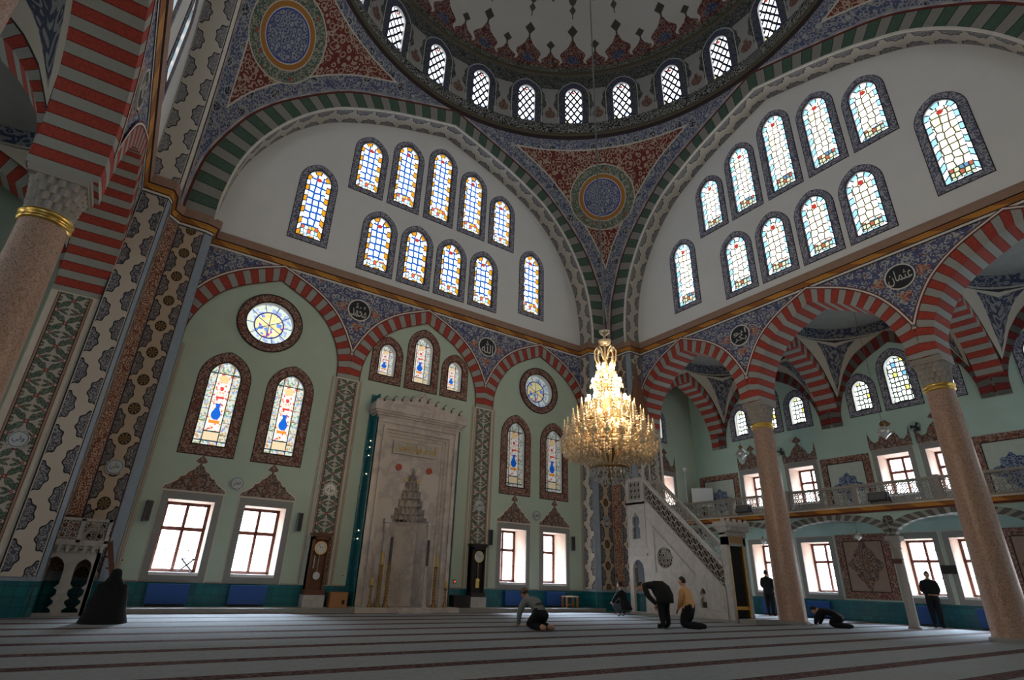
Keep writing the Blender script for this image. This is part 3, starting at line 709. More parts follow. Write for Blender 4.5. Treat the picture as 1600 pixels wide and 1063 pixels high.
for k in range(24):
    WIN_N[0] += 1; a = (k+.5)*BAY
    vis = {0: 1}.get(k, k)
    ang = ((math.degrees(a)) % 360)
    r = root('window_%d' % WIN_N[0], (RD*sin(a), RD*cos(a), 22.06), -a)
    idx = k-2
    nm = {-2: 'third left of', -1: 'second left of', 0: 'directly above', 1: 'first right of', 2: 'second right of', 3: 'third right of'}
    if 0 <= k <= 5: lab = ['second left of', 'first left of', 'directly above', 'first right of', 'second right of', 'third right of'][k]; lab = 'dome drum window with leaded clear glass, %s the qibla right pendentive roundel' % lab
    else: lab = 'dome drum window with leaded clear glass, number %d counted clockwise from the mihrab axis' % (k+1)
    if k >= 21: lab = 'dome drum window with leaded clear glass, %s the mihrab axis' % {21: 'third left of', 22: 'second left of', 23: 'first left of'}[k]
    st(r, lab, 'window')
    def mk_s():
        m = MB(); ringplate(m, arch_outline(1.52, 2.82, -.02), arch_outline(.86, 2.43, .0), -.03, .06, 0); ringplate(m, arch_outline(1.60, 2.86, -.02), arch_outline(1.53, 2.82, -.02), -.05, .06, 1); return m.mesh('surround', [BLUEDRUM, SILVER])
    def mk_r():
        m = MB(); i = arch_outline(.84, 2.42); A = i+[i[0]]; m.strip([(a, -.02, b) for a, b in A], [(a, .13, b) for a, b in A]); return m.mesh('reveal', [WHITE])
    def mk_g():
        m = MB(); m.poly(arch_outline(.84, 2.42), [], lambda a, b: (a, .11, b)); m.poly(circ(0, 2.2, .08, 12), [], lambda a, b: (a, .105, b), 1); return m.mesh('leaded_glass', [GL_D, GL_RED])
    put('surround', cached('ds', mk_s), r); put('reveal', cached('dr', mk_r), r); put('leaded_glass', cached('dg', mk_g), r)
m = MB(); m.lathe([(9.24, 25.3), (9.14, 25.36), (9.14, 25.44), (9.2, 25.5), (9.16, 25.58), (9.2, 25.64)], 96, mi=0)
st(build(m, 'trim_drum_moulding', [MOULD]), 'gilt moulding between the drum windows and the dome', 'moulding')
m = MB(); N = 96; prof = [(9.24*cos(t), 25.6+8.2*sin(t)) for t in [pi/2*i/36 for i in range(36)]]+[(0.02, 33.8)]; vs = []; uv = []; L = 0
for i, (rr, z) in enumerate(prof):
    if i: L += math.dist(prof[i], prof[i-1])
    for k in range(N+1): a = 2*pi*k/N; vs.append((rr*sin(a), rr*cos(a), z)); uv.append((24*k/N, L))
fs = [(i*(N+1)+k, i*(N+1)+k+1, (i+1)*(N+1)+k+1, (i+1)*(N+1)+k) for i in range(len(prof)-1) for k in range(N)]
m.add(vs, fs, uv, 0, True); st(build(m, 'ceiling_dome', DOMEP), 'great grey-white dome with a crown of red painted leaves', 'dome')

# ---- lower walls
def low_window(side, s, z0, y, label, w=1.17, h=1.9, depth=.8, crest=True, sheet=None, crestw=1.58):
    """rectangular casement in a deep reveal with a grey stone surround; local origin at the sill"""
    WIN_N[0] += 1; R_ = Matrix.Rotation(RZ[side], 3, 'Z'); p = R_ @ Vector((s, y, z0))
    r = root('window_%d' % WIN_N[0], p, RZ[side]); st(r, label, 'window')
    hw = w/2
    def mk_s():
        m = MB(); ringplate(m, rect(-hw-.18, hw+.18, -.23, h+.21), rect(-hw, hw, 0, h), -.03, .02, 0); ringplate(m, rect(-hw-.21, hw+.21, -.26, h+.24), rect(-hw-.18, hw+.18, -.23, h+.21), -.02, .02, 1); return m.mesh('stone_surround', [GREYSTONE, CREAM])
    def mk_r():
        m = MB(); m.quad((-hw, 0, 0), (-hw, depth+.06, 0), (-hw, depth+.06, h), (-hw, 0, h)); m.quad((hw, 0, 0), (hw, depth+.06, 0), (hw, depth+.06, h), (hw, 0, h)); m.quad((-hw, 0, h), (hw, 0, h), (hw, depth+.06, h), (-hw, depth+.06, h)); return m.mesh('reveal', [PINKREV])
    def mk_sill():
        m = MB(); m.box(-hw, hw, -.05, depth+.04, -.05, .03); return m.mesh('sill', [WHITE])
    def mk_f():
        m = MB(); y0, y1 = depth-.05, depth+.03; t = .085; zm = h*.62
        for a, b, c, d in ((-hw, -hw+t, .03, h), (hw-t, hw, .03, h), (-hw, hw, .03, .03+t), (-hw, hw, h-t, h), (-t/2, t/2, .03, h), (-hw, hw, zm-t*.6, zm+t*.6)): m.box(a, b, y0, y1, c, d)
        for zz in (zm*.52, zm+(h-zm)*.5): m.box(-hw, hw, depth-.015, depth+.01, zz-.01, zz+.01)
        for sg in (-1, 1):
            for zz in (zm*.52, zm+(h-zm)*.5): m.box(sg*hw*.5-.006, sg*hw*.5+.006, depth-.03, depth, zz-.05, zz+.05)
        return m.mesh('casement', [WOODRED])
    def mk_g():
        m = MB(); m.quad((-hw, depth+.02, 0), (hw, depth+.02, 0), (hw, depth+.02, h), (-hw, depth+.02, h), [(0, 0), (w, 0), (w, h), (0, h)]); return m.mesh('window_glass', [GL_DAY])
    k = (w, h, depth)
    put('stone_surround', cached(('ls',)+k, mk_s), r); put('reveal', cached(('lr',)+k, mk_r), r); put('sill', cached(('lsi',)+k, mk_sill), r); put('casement', cached(('lf',)+k, mk_f), r); put('window_glass', cached(('lg',)+k, mk_g), r)
    if crest:
        def mk_c():
            W = crestw/2; half = [(W, .26), (W*.97, .34), (W*.8, .42), (W*.62, .52), (W*.55, .63), (W*.42, .66), (W*.33, .78), (W*.2, .84), (W*.12, .95), (.03, .99), (.03, 1.05), (.1, 1.06), (.15, 1.1), (.11, 1.16), (.05, 1.22), (0, 1.3)]
            P = half+[(-x, z) for x, z in half[-2::-1]]; m = MB(); m.slab(P, [], -.02, .0, back=False)
            P2 = [(x*1.05, z+(.025 if z > .3 else -.02)) for x, z in P]; m.slab(P2, [], -.01, .0, mi=1, back=False); return m.mesh('painted_crest', [CRESTP, CREAM])
        if crest == 'horned':
            def mk_c():
                W = .76; half = [(W, .21), (W, .62), (W*.97, .95), (W*.93, .8), (W*.88, .66), (W*.7, .5), (W*.5, .55), (W*.4, .72), (W*.25, .86), (.05, .98), (.03, 1.05), (.16, 1.1), (.2, 1.16), (.1, 1.25), (0, 1.36)]
                P = half+[(-x, z) for x, z in half[-2::-1]]; m = MB(); m.slab(P, [], -.02, .0, back=False); return m.mesh('painted_crest', [CRESTP])
        zo = h-1.9
        o = put('painted_crest', cached(('lc', crest), mk_c), r, (0, 0, h-.0 if crest == 'horned' else h))
    return rect(s-hw, s+hw, z0, z0+h)

MATS_F = dict(border=BROWNBORD, glass=[GL_F], frac=1); MATS_F2 = dict(border=BROWNBORD, glass=[GL_F2], frac=1); MATS_F3 = dict(border=BROWNBORD, glass=[GL_F3], frac=1)
MATS_AI = dict(border=BLUEBORD, glass=[GL_AI])
def rosette(side, s, z, y, label, mat):
    WIN_N[0] += 1; R_ = Matrix.Rotation(RZ[side], 3, 'Z'); r = root('window_%d' % WIN_N[0], R_ @ Vector((s, y, z)), RZ[side]); st(r, label, 'window')
    m = MB(); ringplate(m, circ(0, 0, 1.0, 48), circ(0, 0, .74, 48), -.03, .02, 0)
    for a in (1.0, .74): ringplate(m, circ(0, 0, a+.035, 48), circ(0, 0, a, 48), -.045, .02, 1)
    build(m, 'surround', [BROWNBORD, DARKLINE], r)
    m = MB(); A = circ(0, 0, .74, 48); A.append(A[0]); m.strip([(a, 0, b) for a, b in A], [(a, .25, b) for a, b in A]); build(m, 'reveal', WHITE, r)
    m = MB(); m.poly(circ(0, 0, .74, 48), [], lambda a, b: (a, .23, b)); build(m, 'stained_glass', mat, r)
    return circ(s, z, .73, 48)

holesA = []
names4 = [('-6.60', 'far left'), ('-4.60', 'second from the left'), ('4.44', 'third from the left'), ('6.43', 'rightmost')]
for s, nm in ((-6.62, 'nearest the marble pulpit'), (-4.63, 'between left clock and the window with the folding stool'), (4.44, 'beside the right clock'), (6.43, 'beside the wooden stool, nearest the minbar')):
    holesA.append(low_window('qibla', s, .92, 10., 'tall dark-red casement window, qibla wall, %s' % nm))
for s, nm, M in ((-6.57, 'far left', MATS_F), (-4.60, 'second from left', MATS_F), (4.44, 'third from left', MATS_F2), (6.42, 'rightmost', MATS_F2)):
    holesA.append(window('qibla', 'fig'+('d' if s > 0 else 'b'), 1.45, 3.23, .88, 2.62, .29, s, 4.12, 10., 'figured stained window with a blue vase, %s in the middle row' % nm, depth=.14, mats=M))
for s, w_, h_, gw_, gh_, nm in ((-1.46, 1.18, 1.82, .65, 1.25, 'left of the trio'), (-.02, 1.33, 2.52, .77, 1.93, 'tall middle of the trio'), (1.39, 1.16, 1.81, .63, 1.24, 'right of the trio')):
    holesA.append(window('qibla', 'mih%s' % nm[:4], w_, h_, gw_, gh_, .28, s, 7.49, 10., 'small figured stained window over the mihrab, %s' % nm, mats=MATS_F3))
holesA.append(rect(-.66, .48, .16, 3.95))
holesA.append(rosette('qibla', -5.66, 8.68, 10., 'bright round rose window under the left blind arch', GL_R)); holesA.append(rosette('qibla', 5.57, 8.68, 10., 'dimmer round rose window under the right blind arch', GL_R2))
# the ends of the qibla wall inside the aisles
for s in (13.4,):
    holesA.append(low_window('qibla', s, 4.45, 10., 'casement window on the qibla wall at gallery level, right aisle', w=1.1, h=1.5, crest='horned'))
    holesA.append(low_window('qibla', s, .92, 10., 'casement window on the qibla wall under the right gallery', crest=False))
    holesA.append(window('qibla', 'ai_s', 1.16, 1.78, .66, 1.28, .2, s-.3, 7.6, 10., 'small arched stained window on the qibla wall, right aisle', mats=MATS_AI))
m = MB(); m.slab(rect(-16.65, 16.65, -.1, ZT), holesA, 10., 10.9, hole_sides=False)
st(build(m, 'wall_qibla', MINT), 'mint green qibla wall with blind arches and the mihrab', 'wall')
m = MB(); m.slab(rect(-10.9, 10.9, -.1, ZT), [], 10., 10.9); st(build(m, 'wall_rear', MINT, None, (0, 0, 0), pi), 'mint green rear wall behind the viewer', 'wall')
m = MB(); m.slab([(-8.41, ZT), (-8.41, 8.13)]+[], [], 0, 0) if False else None

def spandrel_outline(x0=-8.41, x1=8.41):
    low = []
    for c in (-5.62, 0, 5.62): low += [(c+x, z) for x, z in AE if z >= 8.12]
    low = [p for p in low if x0 <= p[0] <= x1]
    out = [(x0, 10.82), (x0, low[0][1])]
    P = [(x0, 10.82)]
    last = None
    for p in low:
        if last is None or math.dist(p, last) > .004: P.append(p); last = p
    P.append((x1, 10.82)); return P
SPN = ['at the left pier', 'between left and middle arches', 'between middle and right arches', 'at the right pier']
def arch_bands(side, y0, y1, mat, solid, names):
    for c, nm in zip((-5.62, 0, 5.62), names):
        r = root('trim_arch', (0, 0, 0), RZ[side]); st(r, nm, 'arch')
        inn = [(c+x, z) for x, z in AI]; ex = [(c+x, z) for x, z in AE]
        if c < 0: pass
        m = MB(); m.strip([(x, y0, z) for x, z in inn], [(x, y0, z) for x, z in ex], [(q, 0) for q in MU], [(q, .45) for q in MU])
        m.strip([(x, y0, z) for x, z in inn], [(x, y1, z) for x, z in inn], [(q, 0) for q in MU], [(q, abs(y1-y0)) for q in MU])
        if solid: m.strip([(x, y1, z) for x, z in inn], [(x, y1, z) for x, z in ex], [(q, 0) for q in MU], [(q, .45) for q in MU])
        m.quad((inn[0][0], y0, 7.33), (ex[0][0], y0, 7.33), (ex[0][0], y1, 7.33), (inn[0][0], y1, 7.33)); m.quad((inn[-1][0], y0, 7.33), (ex[-1][0], y0, 7.33), (ex[-1][0], y1, 7.33), (inn[-1][0], y1, 7.33))
        build(m, 'voussoirs', mat, r)
        m = MB(); E2 = [(c+x, z) for x, z in AE if z >= 8.12]
        for a, b, mi, yy in ((.0, .035, 1, .012), (.035, .085, 0, .014), (.085, .12, 1, .012)):
            A = offset(E2, a); B = offset(E2, b); m.strip([(x, y0-yy, z) for x, z in A], [(x, y0-yy, z) for x, z in B], mi=mi)
        A = offset(E2, .0); m.strip([(x, y0-.012, z) for x, z in A], [(x, y0+.02, z) for x, z in A], mi=1)
        A = offset([(c+x, z) for x, z in AI], -.035); B = [(c+x, z) for x, z in AI]; 
        if not solid: m.strip([(x, y0+.005, z) for x, z in A], [(x, y0+.005, z) for x, z in B], mi=1)
        build(m, 'outline', [WHITELINE, REDLINE], r)
for side in ('qibla', 'rear'):
    arch_bands(side, 9.95, 10., VRED, False, ['red and grey blind arch around the %s' % n for n in (('left rose window', 'mihrab windows', 'right rose window') if side == 'qibla' else ('left part of the rear wall', 'middle of the rear wall', 'right part of the rear wall'))])
    m = MB(); m.slab(spandrel_outline(), [], 9.97, 10., back=False)
    st(build(m, 'trim_spandrel_%s' % side, BLUESPAN, None, (0, 0, 0), RZ[side]), 'blue arabesque spandrel band along the %s' % WALLNAME[side], 'painted band')
# painted pilasters under the blind arches, dado, step
for s, nm in ((-2.81, 'left of the mihrab'), (2.81, 'right of the mihrab')):
    r = root('trim_pilaster', (s, 10., 0)); st(r, 'green lattice painted pilaster strip %s' % nm, 'pilaster')
    m = MB(); m.box(-.39, .39, -.045, 0, .7, 7.33); build(m, 'strip', CREAM, r)
    m = MB(); m.quad((-.36, -.05, .72), (.36, -.05, .72), (.36, -.05, 7.28), (-.36, -.05, 7.28), [(0, .72), (.72, .72), (.72, 7.28), (0, 7.28)]); build(m, 'lattice_pattern', GREENLAT, r)
for nm, x0, x1 in (('left of the mihrab', -8., -1.83), ('right of the mihrab', 1.66, 8.)):
    m = MB(); m.box(x0, x1, 9.97, 10., .1, .70); st(build(m, 'baseboard_%s' % nm.split()[0], TILE), 'teal tiled dado along the qibla wall, %s' % nm, 'dado')
    m = MB(); m.box(x0 if x0 > -7 else -8.2, x1 if x1 < 7 else 8.2, 9.02, 10., 0., .12); st(build(m, 'trim_step_%s' % nm.split()[0], GREYSTONE), 'low stone step along the foot of the qibla wall, %s' % nm, 'step')
m = MB(); m.box(-1.83, 1.66, 8.95, 10., 0., .145); m.box(-.55, .55, 8.75, 8.95, 0, .06); st(build(m, 'trim_step_mihrab', MARBLEP), 'marble step in front of the mihrab', 'step')
# thin painted panel lines on the qibla wall
for nm, xs in (('left field', (-7.93, -3.30)), ('mihrab field', (-2.33, 2.33)), ('right field', (3.30, 7.93))):
    m = MB()
    for k, x in enumerate(xs): m.box(x-.02, x+.02, 9.992, 10., .72, 7.35); e = .05 if k == 0 else -.05; m.box(x+e-.008, x+e+.008, 9.992, 10., .78, 7.35)
    if 'mihrab' not in nm: m.box(xs[0], xs[1], 9.992, 10., .70, .735)
    else: m.box(xs[0], -1.85, 9.992, 10., .70, .735); m.box(1.68, xs[1], 9.992, 10., .70, .735)
    st(build(m, 'trim_line_%s' % nm.split()[0], ROSELINE), 'thin rose painted border lines of the %s on the qibla wall' % nm, 'painted line')
def line_frame(name, side, y, x0, x1, z0, z1, t, mat, label):
    m = MB(); ringplate(m, rect(x0, x1, z0, z1), rect(x0+t, x1-t, z0+t, z1-t), -.006, .0, 0, lambda a, b, c: (a, y+b, c)); return st(build(m, name, mat, None, (0, 0, 0), RZ[side]), label, 'painted line')
# ------------------------------------------------------------------ aisles behind the side arcades
def capital(m, h=.78):
    """muqarnas capital from a round neck to a square block; local z from 0 to h"""
    n = 16; rows = 4
    def rad(a, f):   # circle to square
        c = .36; sq = .41/max(abs(cos(a)), abs(sin(a))); return c*(1-f)+min(sq, .50)*f
    prev = None; m.lathe([(.33, -.02), (.37, .0), (.37, .03)], 24)
    for i in range(rows):
        z0 = .03+(h-.17)*i/rows; z1 = .03+(h-.17)*(i+1)/rows; f0 = i/rows; f1 = (i+1)/rows
        vs = []; N = n*4
        for zz, ff in ((z0, f0), (z0+(z1-z0)*.55, f0+.10), (z1-.02, f1), (z1, f1)):
            for k in range(N):
                a = 2*pi*k/N+(pi/n if i % 2 else 0); q = abs(((k/4.) % 1)-.5)*2; dent = .055*(1-q)*(1 if zz < z1-.01 else .3); r_ = rad(a, ff)-dent; vs.append((r_*cos(a), r_*sin(a), zz))
        m.add(vs, [(j*N+k, j*N+(k+1) % N, (j+1)*N+(k+1) % N, (j+1)*N+k) for j in range(3) for k in range(N)])
    m.box(-.42, .42, -.42, .42, h-.16, h-.1); m.box(-.41, .41, -.45, .45, h-.1, h)
    return m
def column(name_label, side, s, y=10.5):
    R_ = Matrix.Rotation(RZ[side], 3, 'Z'); p = R_ @ Vector((s, y, 0)); r = root('marble_column', p, RZ[side]); tag(r, name_label, 'column', 'granite columns of the arcades')
    build(MB().lathe([(.455, .09), (.43, .14), (.425, 1.), (.40, 3.), (.355, 5.6), (.345, 6.38)], 32), 'shaft', GRANITE, r)
    build(MB().lathe([(.50, 0), (.50, .07), (.46, .1), (.44, .1)], 32), 'base', GREYSTONE, r)
    build(MB().lathe([(.345, 6.36), (.385, 6.38), (.39, 6.41), (.36, 6.44), (.36, 6.46), (.395, 6.48), (.40, 6.52), (.37, 6.56), (.35, 6.57)], 32), 'collar', GOLD, r)
    m = capital(MB()); o = build(m, 'capital', CAPSTONE, r, (0, 0, 6.55))
    return r
def arch_general(m, curve_in, curve_out, U, M, d0, d1, mi=0, back=True):
    m.strip([M(a, d0, b) for a, b in curve_in], [M(a, d0, b) for a, b in curve_out], [(q, 0) for q in U], [(q, .45) for q in U], mi)
    m.strip([M(a, d0, b) for a, b in curve_in], [M(a, d1, b) for a, b in curve_in], [(q, 0) for q in U], [(q, abs(d1-d0)) for q in U], mi)
    if back: m.strip([M(a, d1, b) for a, b in curve_in], [M(a, d1, b) for a, b in curve_out], [(q, 0) for q in U], [(q, .45) for q in U], mi)
    return m
LATN = [0]
def lattice(m, x0, x1, z0, z1, y0, y1, cell, M=None, mi=0, style='ring', clip=None):
    """pierced marble tracery: rings joined by short spokes"""
    M = M or (lambda a, y, z: (a, y, z)); nx = max(1, round((x1-x0)/cell)); nz = max(1, round((z1-z0)/cell)); cx, cz = (x1-x0)/nx, (z1-z0)/nz
    def bar(a, b, t):
        dx, dz = b[0]-a[0], b[1]-a[1]; L = math.hypot(dx, dz) or 1; nx_, nz_ = -dz/L*t, dx/L*t
        q = [(a[0]+nx_, a[1]+nz_), (b[0]+nx_, b[1]+nz_), (b[0]-nx_, b[1]-nz_), (a[0]-nx_, a[1]-nz_)]
        m.add([M(p[0], yy, p[1]) for yy in (y0, y1) for p in q], ((0, 1, 2, 3), (7, 6, 5, 4), (0, 4, 5, 1), (2, 6, 7, 3)), None, mi)
    t = cell*(.05 if style != 'scroll' else .042)
    for i in range(nx):
        for j in range(nz):
            c = (x0+(i+.5)*cx, z0+(j+.5)*cz)
            if clip and not clip(*c): continue
            n = 8 if style == 'ring' else 6; R1 = .34
            P = [(c[0]+cx*R1*cos(2*pi*k/n+pi/n), c[1]+cz*R1*sin(2*pi*k/n+pi/n)) for k in range(n)]
            for k in range(n): bar(P[k], P[(k+1) % n], t)
            for sx, sz in ((1, 0), (-1, 0), (0, 1), (0, -1)): bar((c[0]+sx*cx*.31, c[1]+sz*cz*.31), (c[0]+sx*cx*.5, c[1]+sz*cz*.5), t)
            for sx, sz in (((1, 1), (-1, 1), (1, -1), (-1, -1)) if style != 'hex' else ()):
                bar((c[0]+sx*cx*.22, c[1]+sz*cz*.22), (c[0]+sx*cx*.5, c[1]+sz*cz*.5), t*.9)
                if style == 'scroll': bar((c[0]+sx*cx*.5, c[1]+sz*cz*.18), (c[0]+sx*cx*.18, c[1]+sz*cz*.5), t*.8)
            pass
    return m
SIDEWORD = dict(right='right', left='left')
def panel_on(side, y, x0, x1, z0, z1, kind, label):
    R_ = Matrix.Rotation(RZ[side], 3, 'Z'); r = root('trim_wall_panel', R_ @ Vector(((x0+x1)/2, y, z0)), RZ[side]); st(r, label, 'painted panel'); W = (x1-x0)/2; H = z1-z0
    m = MB(); t = .24; ringplate(m, rect(-W, W, 0, H), rect(-W+t, W-t, t if kind == 'low' else .0, H-t), -.03, 0); ringplate(m, rect(-W+t, W-t, t if kind == 'low' else 0., H-t), rect(-W+t+.03, W-t-.03, (t+.03) if kind == 'low' else .0, H-t-.03), -.04, 0, 1); build(m, 'border', [BROWNBORD, DARKLINE], r)
    m = MB(); m.slab(rect(-W+t, W-t, 0., H-t), [], -.015, 0, back=False); build(m, 'field', ROSEPANEL if kind == 'low' else CREAMFIELD, r)
    m = MB()
    if kind == 'low':
        a, b = W*.62, H*.40; P = []
        for k in range(64): q = 2*pi*k/64; rr = 1/(abs(cos(q))**1.05+abs(sin(q))**1.05)*(1+.07*cos(8*q)); P.append((a*rr*cos(q), H*.52+b*rr*sin(q)))
        m.slab(P, [], -.035, 0, back=False)
    else:
        a, b = W*.42, H*.26; P = []
        for k in range(64): q = 2*pi*k/64; rr = 1+.10*cos(8*q)+.45*max(0, abs(cos(q))-.92)/.08; P.append((a*rr*cos(q), H*.40+b*rr*sin(q)))
        m.slab(P, [], -.035, 0, back=False)
    build(m, 'ornament', CRESTP if kind == 'low' else PANELBLUE, r)
CREAMFIELD = plain('pale_panel_field', (.44, .5, .44), .8)
BAYW = ['qibla bay', 'middle bay', 'rear bay']
for side in ('right', 'left'):
    sw = SIDEWORD[side]; sg = -1 if side == 'right' else 1      # local s of the qibla end: -10 on the right, +10 on the left
    ends = ['nearest the qibla wall', 'middle', 'farthest from the qibla wall'];
    nm = ['red and grey striped open arch of the %s arcade, %s' % (sw, e) for e in (ends if sg < 0 else ends[::-1])]
    arch_bands(side, 9.97, 11.0, VRED, True, nm)
    m = MB(); m.slab(spandrel_outline(), [], 10., 10.98)
    m.box(-8.43, 8.43, 10., 10.98, 10.8, ZT)
    st(build(m, 'wall_%s_arcade' % side, BLUESPAN, None, (0, 0, 0), RZ[side]), 'blue arabesque spandrel wall of the %s arcade' % sw, 'wall')
    for e, en in ((-1, 'qibla' if sg < 0 else 'rear'), (1, 'rear' if sg < 0 else 'qibla')):
        r = root('pier_end', (0, 0, 0), RZ[side]); st(r, 'end pier of the %s arcade at the %s wall' % (sw, en), 'pier')
        m = MB(); a, b = sorted((e*8.04, e*10.9)); m.box(a, b, 10., 11., 0, 7.33); a, b = sorted((e*8.41, e*10.9)); m.box(a, b, 10.0, 11., 7.33, ZT); build(m, 'masonry', CREAM, r)
        m = MB(); x = e*8.035; m.quad((x, 10.14, .75), (x, 10.86, .75), (x, 10.86, 7.3), (x, 10.14, 7.3), [(0, .75), (.72, .75), (.72, 7.3), (0, 7.3)]); build(m, 'lattice_pattern', GREENLAT, r)
        m = MB(); m.quad((x-e*.01, 10., 0), (x-e*.01, 11., 0), (x-e*.01, 11., .7), (x-e*.01, 10, .7), [(0, 0), (1, 0), (1, .7), (0, .7)]); build(m, 'tile_dado', TILE, r)
    for s in (-2.81, 2.81):
        which = 'nearer the qibla wall' if s*sg > 0 else 'farther from the qibla wall'
        column('brown granite column with gold collar, %s arcade, %s' % (sw, which), side, s)
    # outer wall
    holes = []
    for c, bay in ((5.62*sg, 0), (0, 1), (-5.62*sg, 2)):
        for ds, h_, w_, pos in ((-1.43, 1.75, 1.16, 'left small'), (0, 2.43, 1.30, 'tall middle'), (1.43, 1.75, 1.16, 'right small')):
            holes.append(window(side, 'ai_s' if w_ < 1.2 else 'ai_t', w_, h_, w_-.5, h_-.5, .2, c+ds, 7.6, 15.75, '%s arched stained window high in the %s of the %s aisle' % (pos, BAYW[bay], sw), mats=MATS_AI))
    lw = [(c+d, b) for c, b, dd in ((5.62*sg, 0, 1.14), (0, 1, .83), (-5.62*sg, 2, 1.14)) for d in (-dd, dd)]
    for s, b in lw:
        first = (s*sg) > (5.62*sg*sg*(1-b) if True else 0)
        pos = 'qibla-side' if s*sg > 5.62*(1-b) else 'rear-side'
        holes.append(low_window(side, s, .92, 15.75, '%s casement window under the gallery, %s of the %s aisle' % (pos, BAYW[b], sw), crest=False))
        holes.append(low_window(side, s, 4.4, 15.75, '%s casement window at gallery level, %s of the %s aisle' % (pos, BAYW[b], sw), w=1.1, h=1.51, crest='horned'))
    m = MB(); m.slab(rect(-10.9, 10.9, -.1, ZT), holes, 15.75, 16.6, hole_sides=False)
    st(build(m, 'wall_%s_outer' % side, MINT2, None, (0, 0, 0), RZ[side]), 'aqua outer wall of the %s aisle' % sw, 'wall')
    m = MB(); m.box(-10., 10., 15.72, 15.75, 0, .7); st(build(m, 'baseboard_%s' % side, TILE, None, (0, 0, 0), RZ[side]), 'teal tiled dado along the outer wall of the %s aisle' % sw, 'dado')
    if side == 'right':
        for x0, x1, b in ((-3.62, -1.68, 'between the qibla and middle bays'), (1.68, 3.62, 'between the middle and rear bays'), (-9.8, -7.6, 'in the corner by the qibla wall')):
            panel_on(side, 15.75, x0, x1, 4.0, 6.08, 'up', 'pale gallery-level panel with a blue flower medallion, %s' % b)
            if x0 > -9: panel_on(side, 15.75, x0, x1, .76, 3.06, 'low', 'rose panel with a dark diamond ornament, %s' % b)
    # transverse arches, wall arches and vaults
    C_ = 13.375
    for s, n_ in ((-8.46*1, 0), (-2.82, 1), (2.82, 2), (8.46, 3)):
        near = ['at the qibla wall', 'between the qibla bay and the middle bay', 'between the middle bay and the rear bay', 'at the rear wall'][n_ if sg < 0 else 3-n_]
        m = MB(); Mx = lambda a, d, b: (d, C_+a*.98, b)
        arch_general(m, AI, AE, MU, Mx, s-.385, s+.385)
        m.quad((s-.385, C_+2.37, 7.33), (s+.385, C_+2.37, 7.33), (s+.385, 15.75, 7.33), (s-.385, 15.75, 7.33)); m.quad((s-.385, C_-2.37, 7.33), (s+.385, C_-2.37, 7.33), (s+.385, 11, 7.33), (s-.385, 11, 7.33))
        st(build(m, 'trim_cross_arch', VRED, None, (0, 0, 0), RZ[side]), 'striped cross arch of the %s aisle %s' % (sw, near), 'arch')
    for c, b in ((5.62*sg, 0), (0, 1), (-5.62*sg, 2)):
        m = MB(); arch_general(m, [(c+x*.985, z) for x, z in AI], [(c+x*.985, z) for x, z in AE], MU, lambda a, d, z: (a, d, z), 15.68, 15.75, back=False)
        st(build(m, 'trim_wall_arch', VDARK, None, (0, 0, 0), RZ[side]), 'dark red striped wall arch round the stained windows, %s of the %s aisle' % (BAYW[b], sw), 'arch')
        # vault on four pendentives with a small dome
        m = MB(); NP, NT = 64, 12; vs = []; uv = []
        hx, hy, zr, rr = 2.42, 2.37, 10.78, 2.33
        for i in range(NT+1):
            t = i/NT
            for k in range(NP+1):
                a = 2*pi*k/NP; ca, sa = cos(a), sin(a); q = min(hx/max(abs(ca), 1e-6), hy/max(abs(sa), 1e-6)); bx, by = q*ca, q*sa
                on_x = abs(abs(bx)-hx) < 1e-6
                zb = at_x(AEH, min(2.81, abs(by if on_x else bx)*2.81/2.42))
                rx, ry = rr*ca, rr*sa; x = rx*(1-t)+bx*t; yy = ry*(1-t)+by*t; z = zr-(zr-zb)*(t**1.25)
                vs.append((c+x, C_+yy, z)); uv.append((4*k/NP+.0, t))
        m.add(vs, [(i*(NP+1)+k, i*(NP+1)+k+1, (i+1)*(NP+1)+k+1, (i+1)*(NP+1)+k) for i in range(NT) for k in range(NP)], uv, 0, True)
        st(build(m, 'ceiling_vault', VAULT, None, (0, 0, 0), RZ[side]), 'beige vault with dark painted corners over the %s of the %s aisle' % (BAYW[b], sw), 'vault')
        m = MB(); vs = []; uv = []; ND = 10
        for i in range(ND+1):
            t = i/ND; r_ = rr*cos(t*pi/2*.98)
            for k in range(49): a = 2*pi*k/48; vs.append((c+r_*cos(a), C_+r_*sin(a), zr+1.5*sin(t*pi/2))); uv.append((4*k/48, t))
        m.add(vs, [(i*49+k, i*49+k+1, (i+1)*49+k+1, (i+1)*49+k) for i in range(ND) for k in range(48)], uv, 0, True)
        st(build(m, 'ceiling_cupola', SDOME, None, (0, 0, 0), RZ[side]), 'small dark painted cupola over the %s of the %s aisle' % (BAYW[b], sw), 'dome')
    # gallery
    r = root('gallery_floor', (0, 0, 0), RZ[side]); r.name = 'gallery_floor'; st(r, 'gallery of the %s aisle on low grey arches' % sw, 'gallery')
    build(MB().box(-10, 10, 13.0, 15.75, 3.52, 3.72), 'slab', CONCRETE, r)
    m = MB(); m.box(-10, 10, 12.92, 13.0, 3.50, 3.56, 1); m.box(-10, 10, 12.9, 13.0, 3.56, 3.69, 0); m.box(-10, 10, 12.88, 13.0, 3.69, 3.74, 2); build(m, 'fascia', [ROPE, REDLINE, CREAM], r)
    sc = [-7.97+3.8*k for k in range(5)]; sc = [x*(1 if sg < 0 else -1) for x in sc]; sc.sort()
    edges = [-10.03]+sc+[10.03]
    HI = catmull([(1.0, 2.72), (.97, 2.86), (.84, 3.05), (.55, 3.22), (0, 3.34)], 6); HO = catmull([(1.0, 2.72), (1.0, 2.98), (.88, 3.22), (.58, 3.41), (0, 3.52)], 6)
    hi, hu = full(HI, 14); ho, ho_u = full(HO, 14)
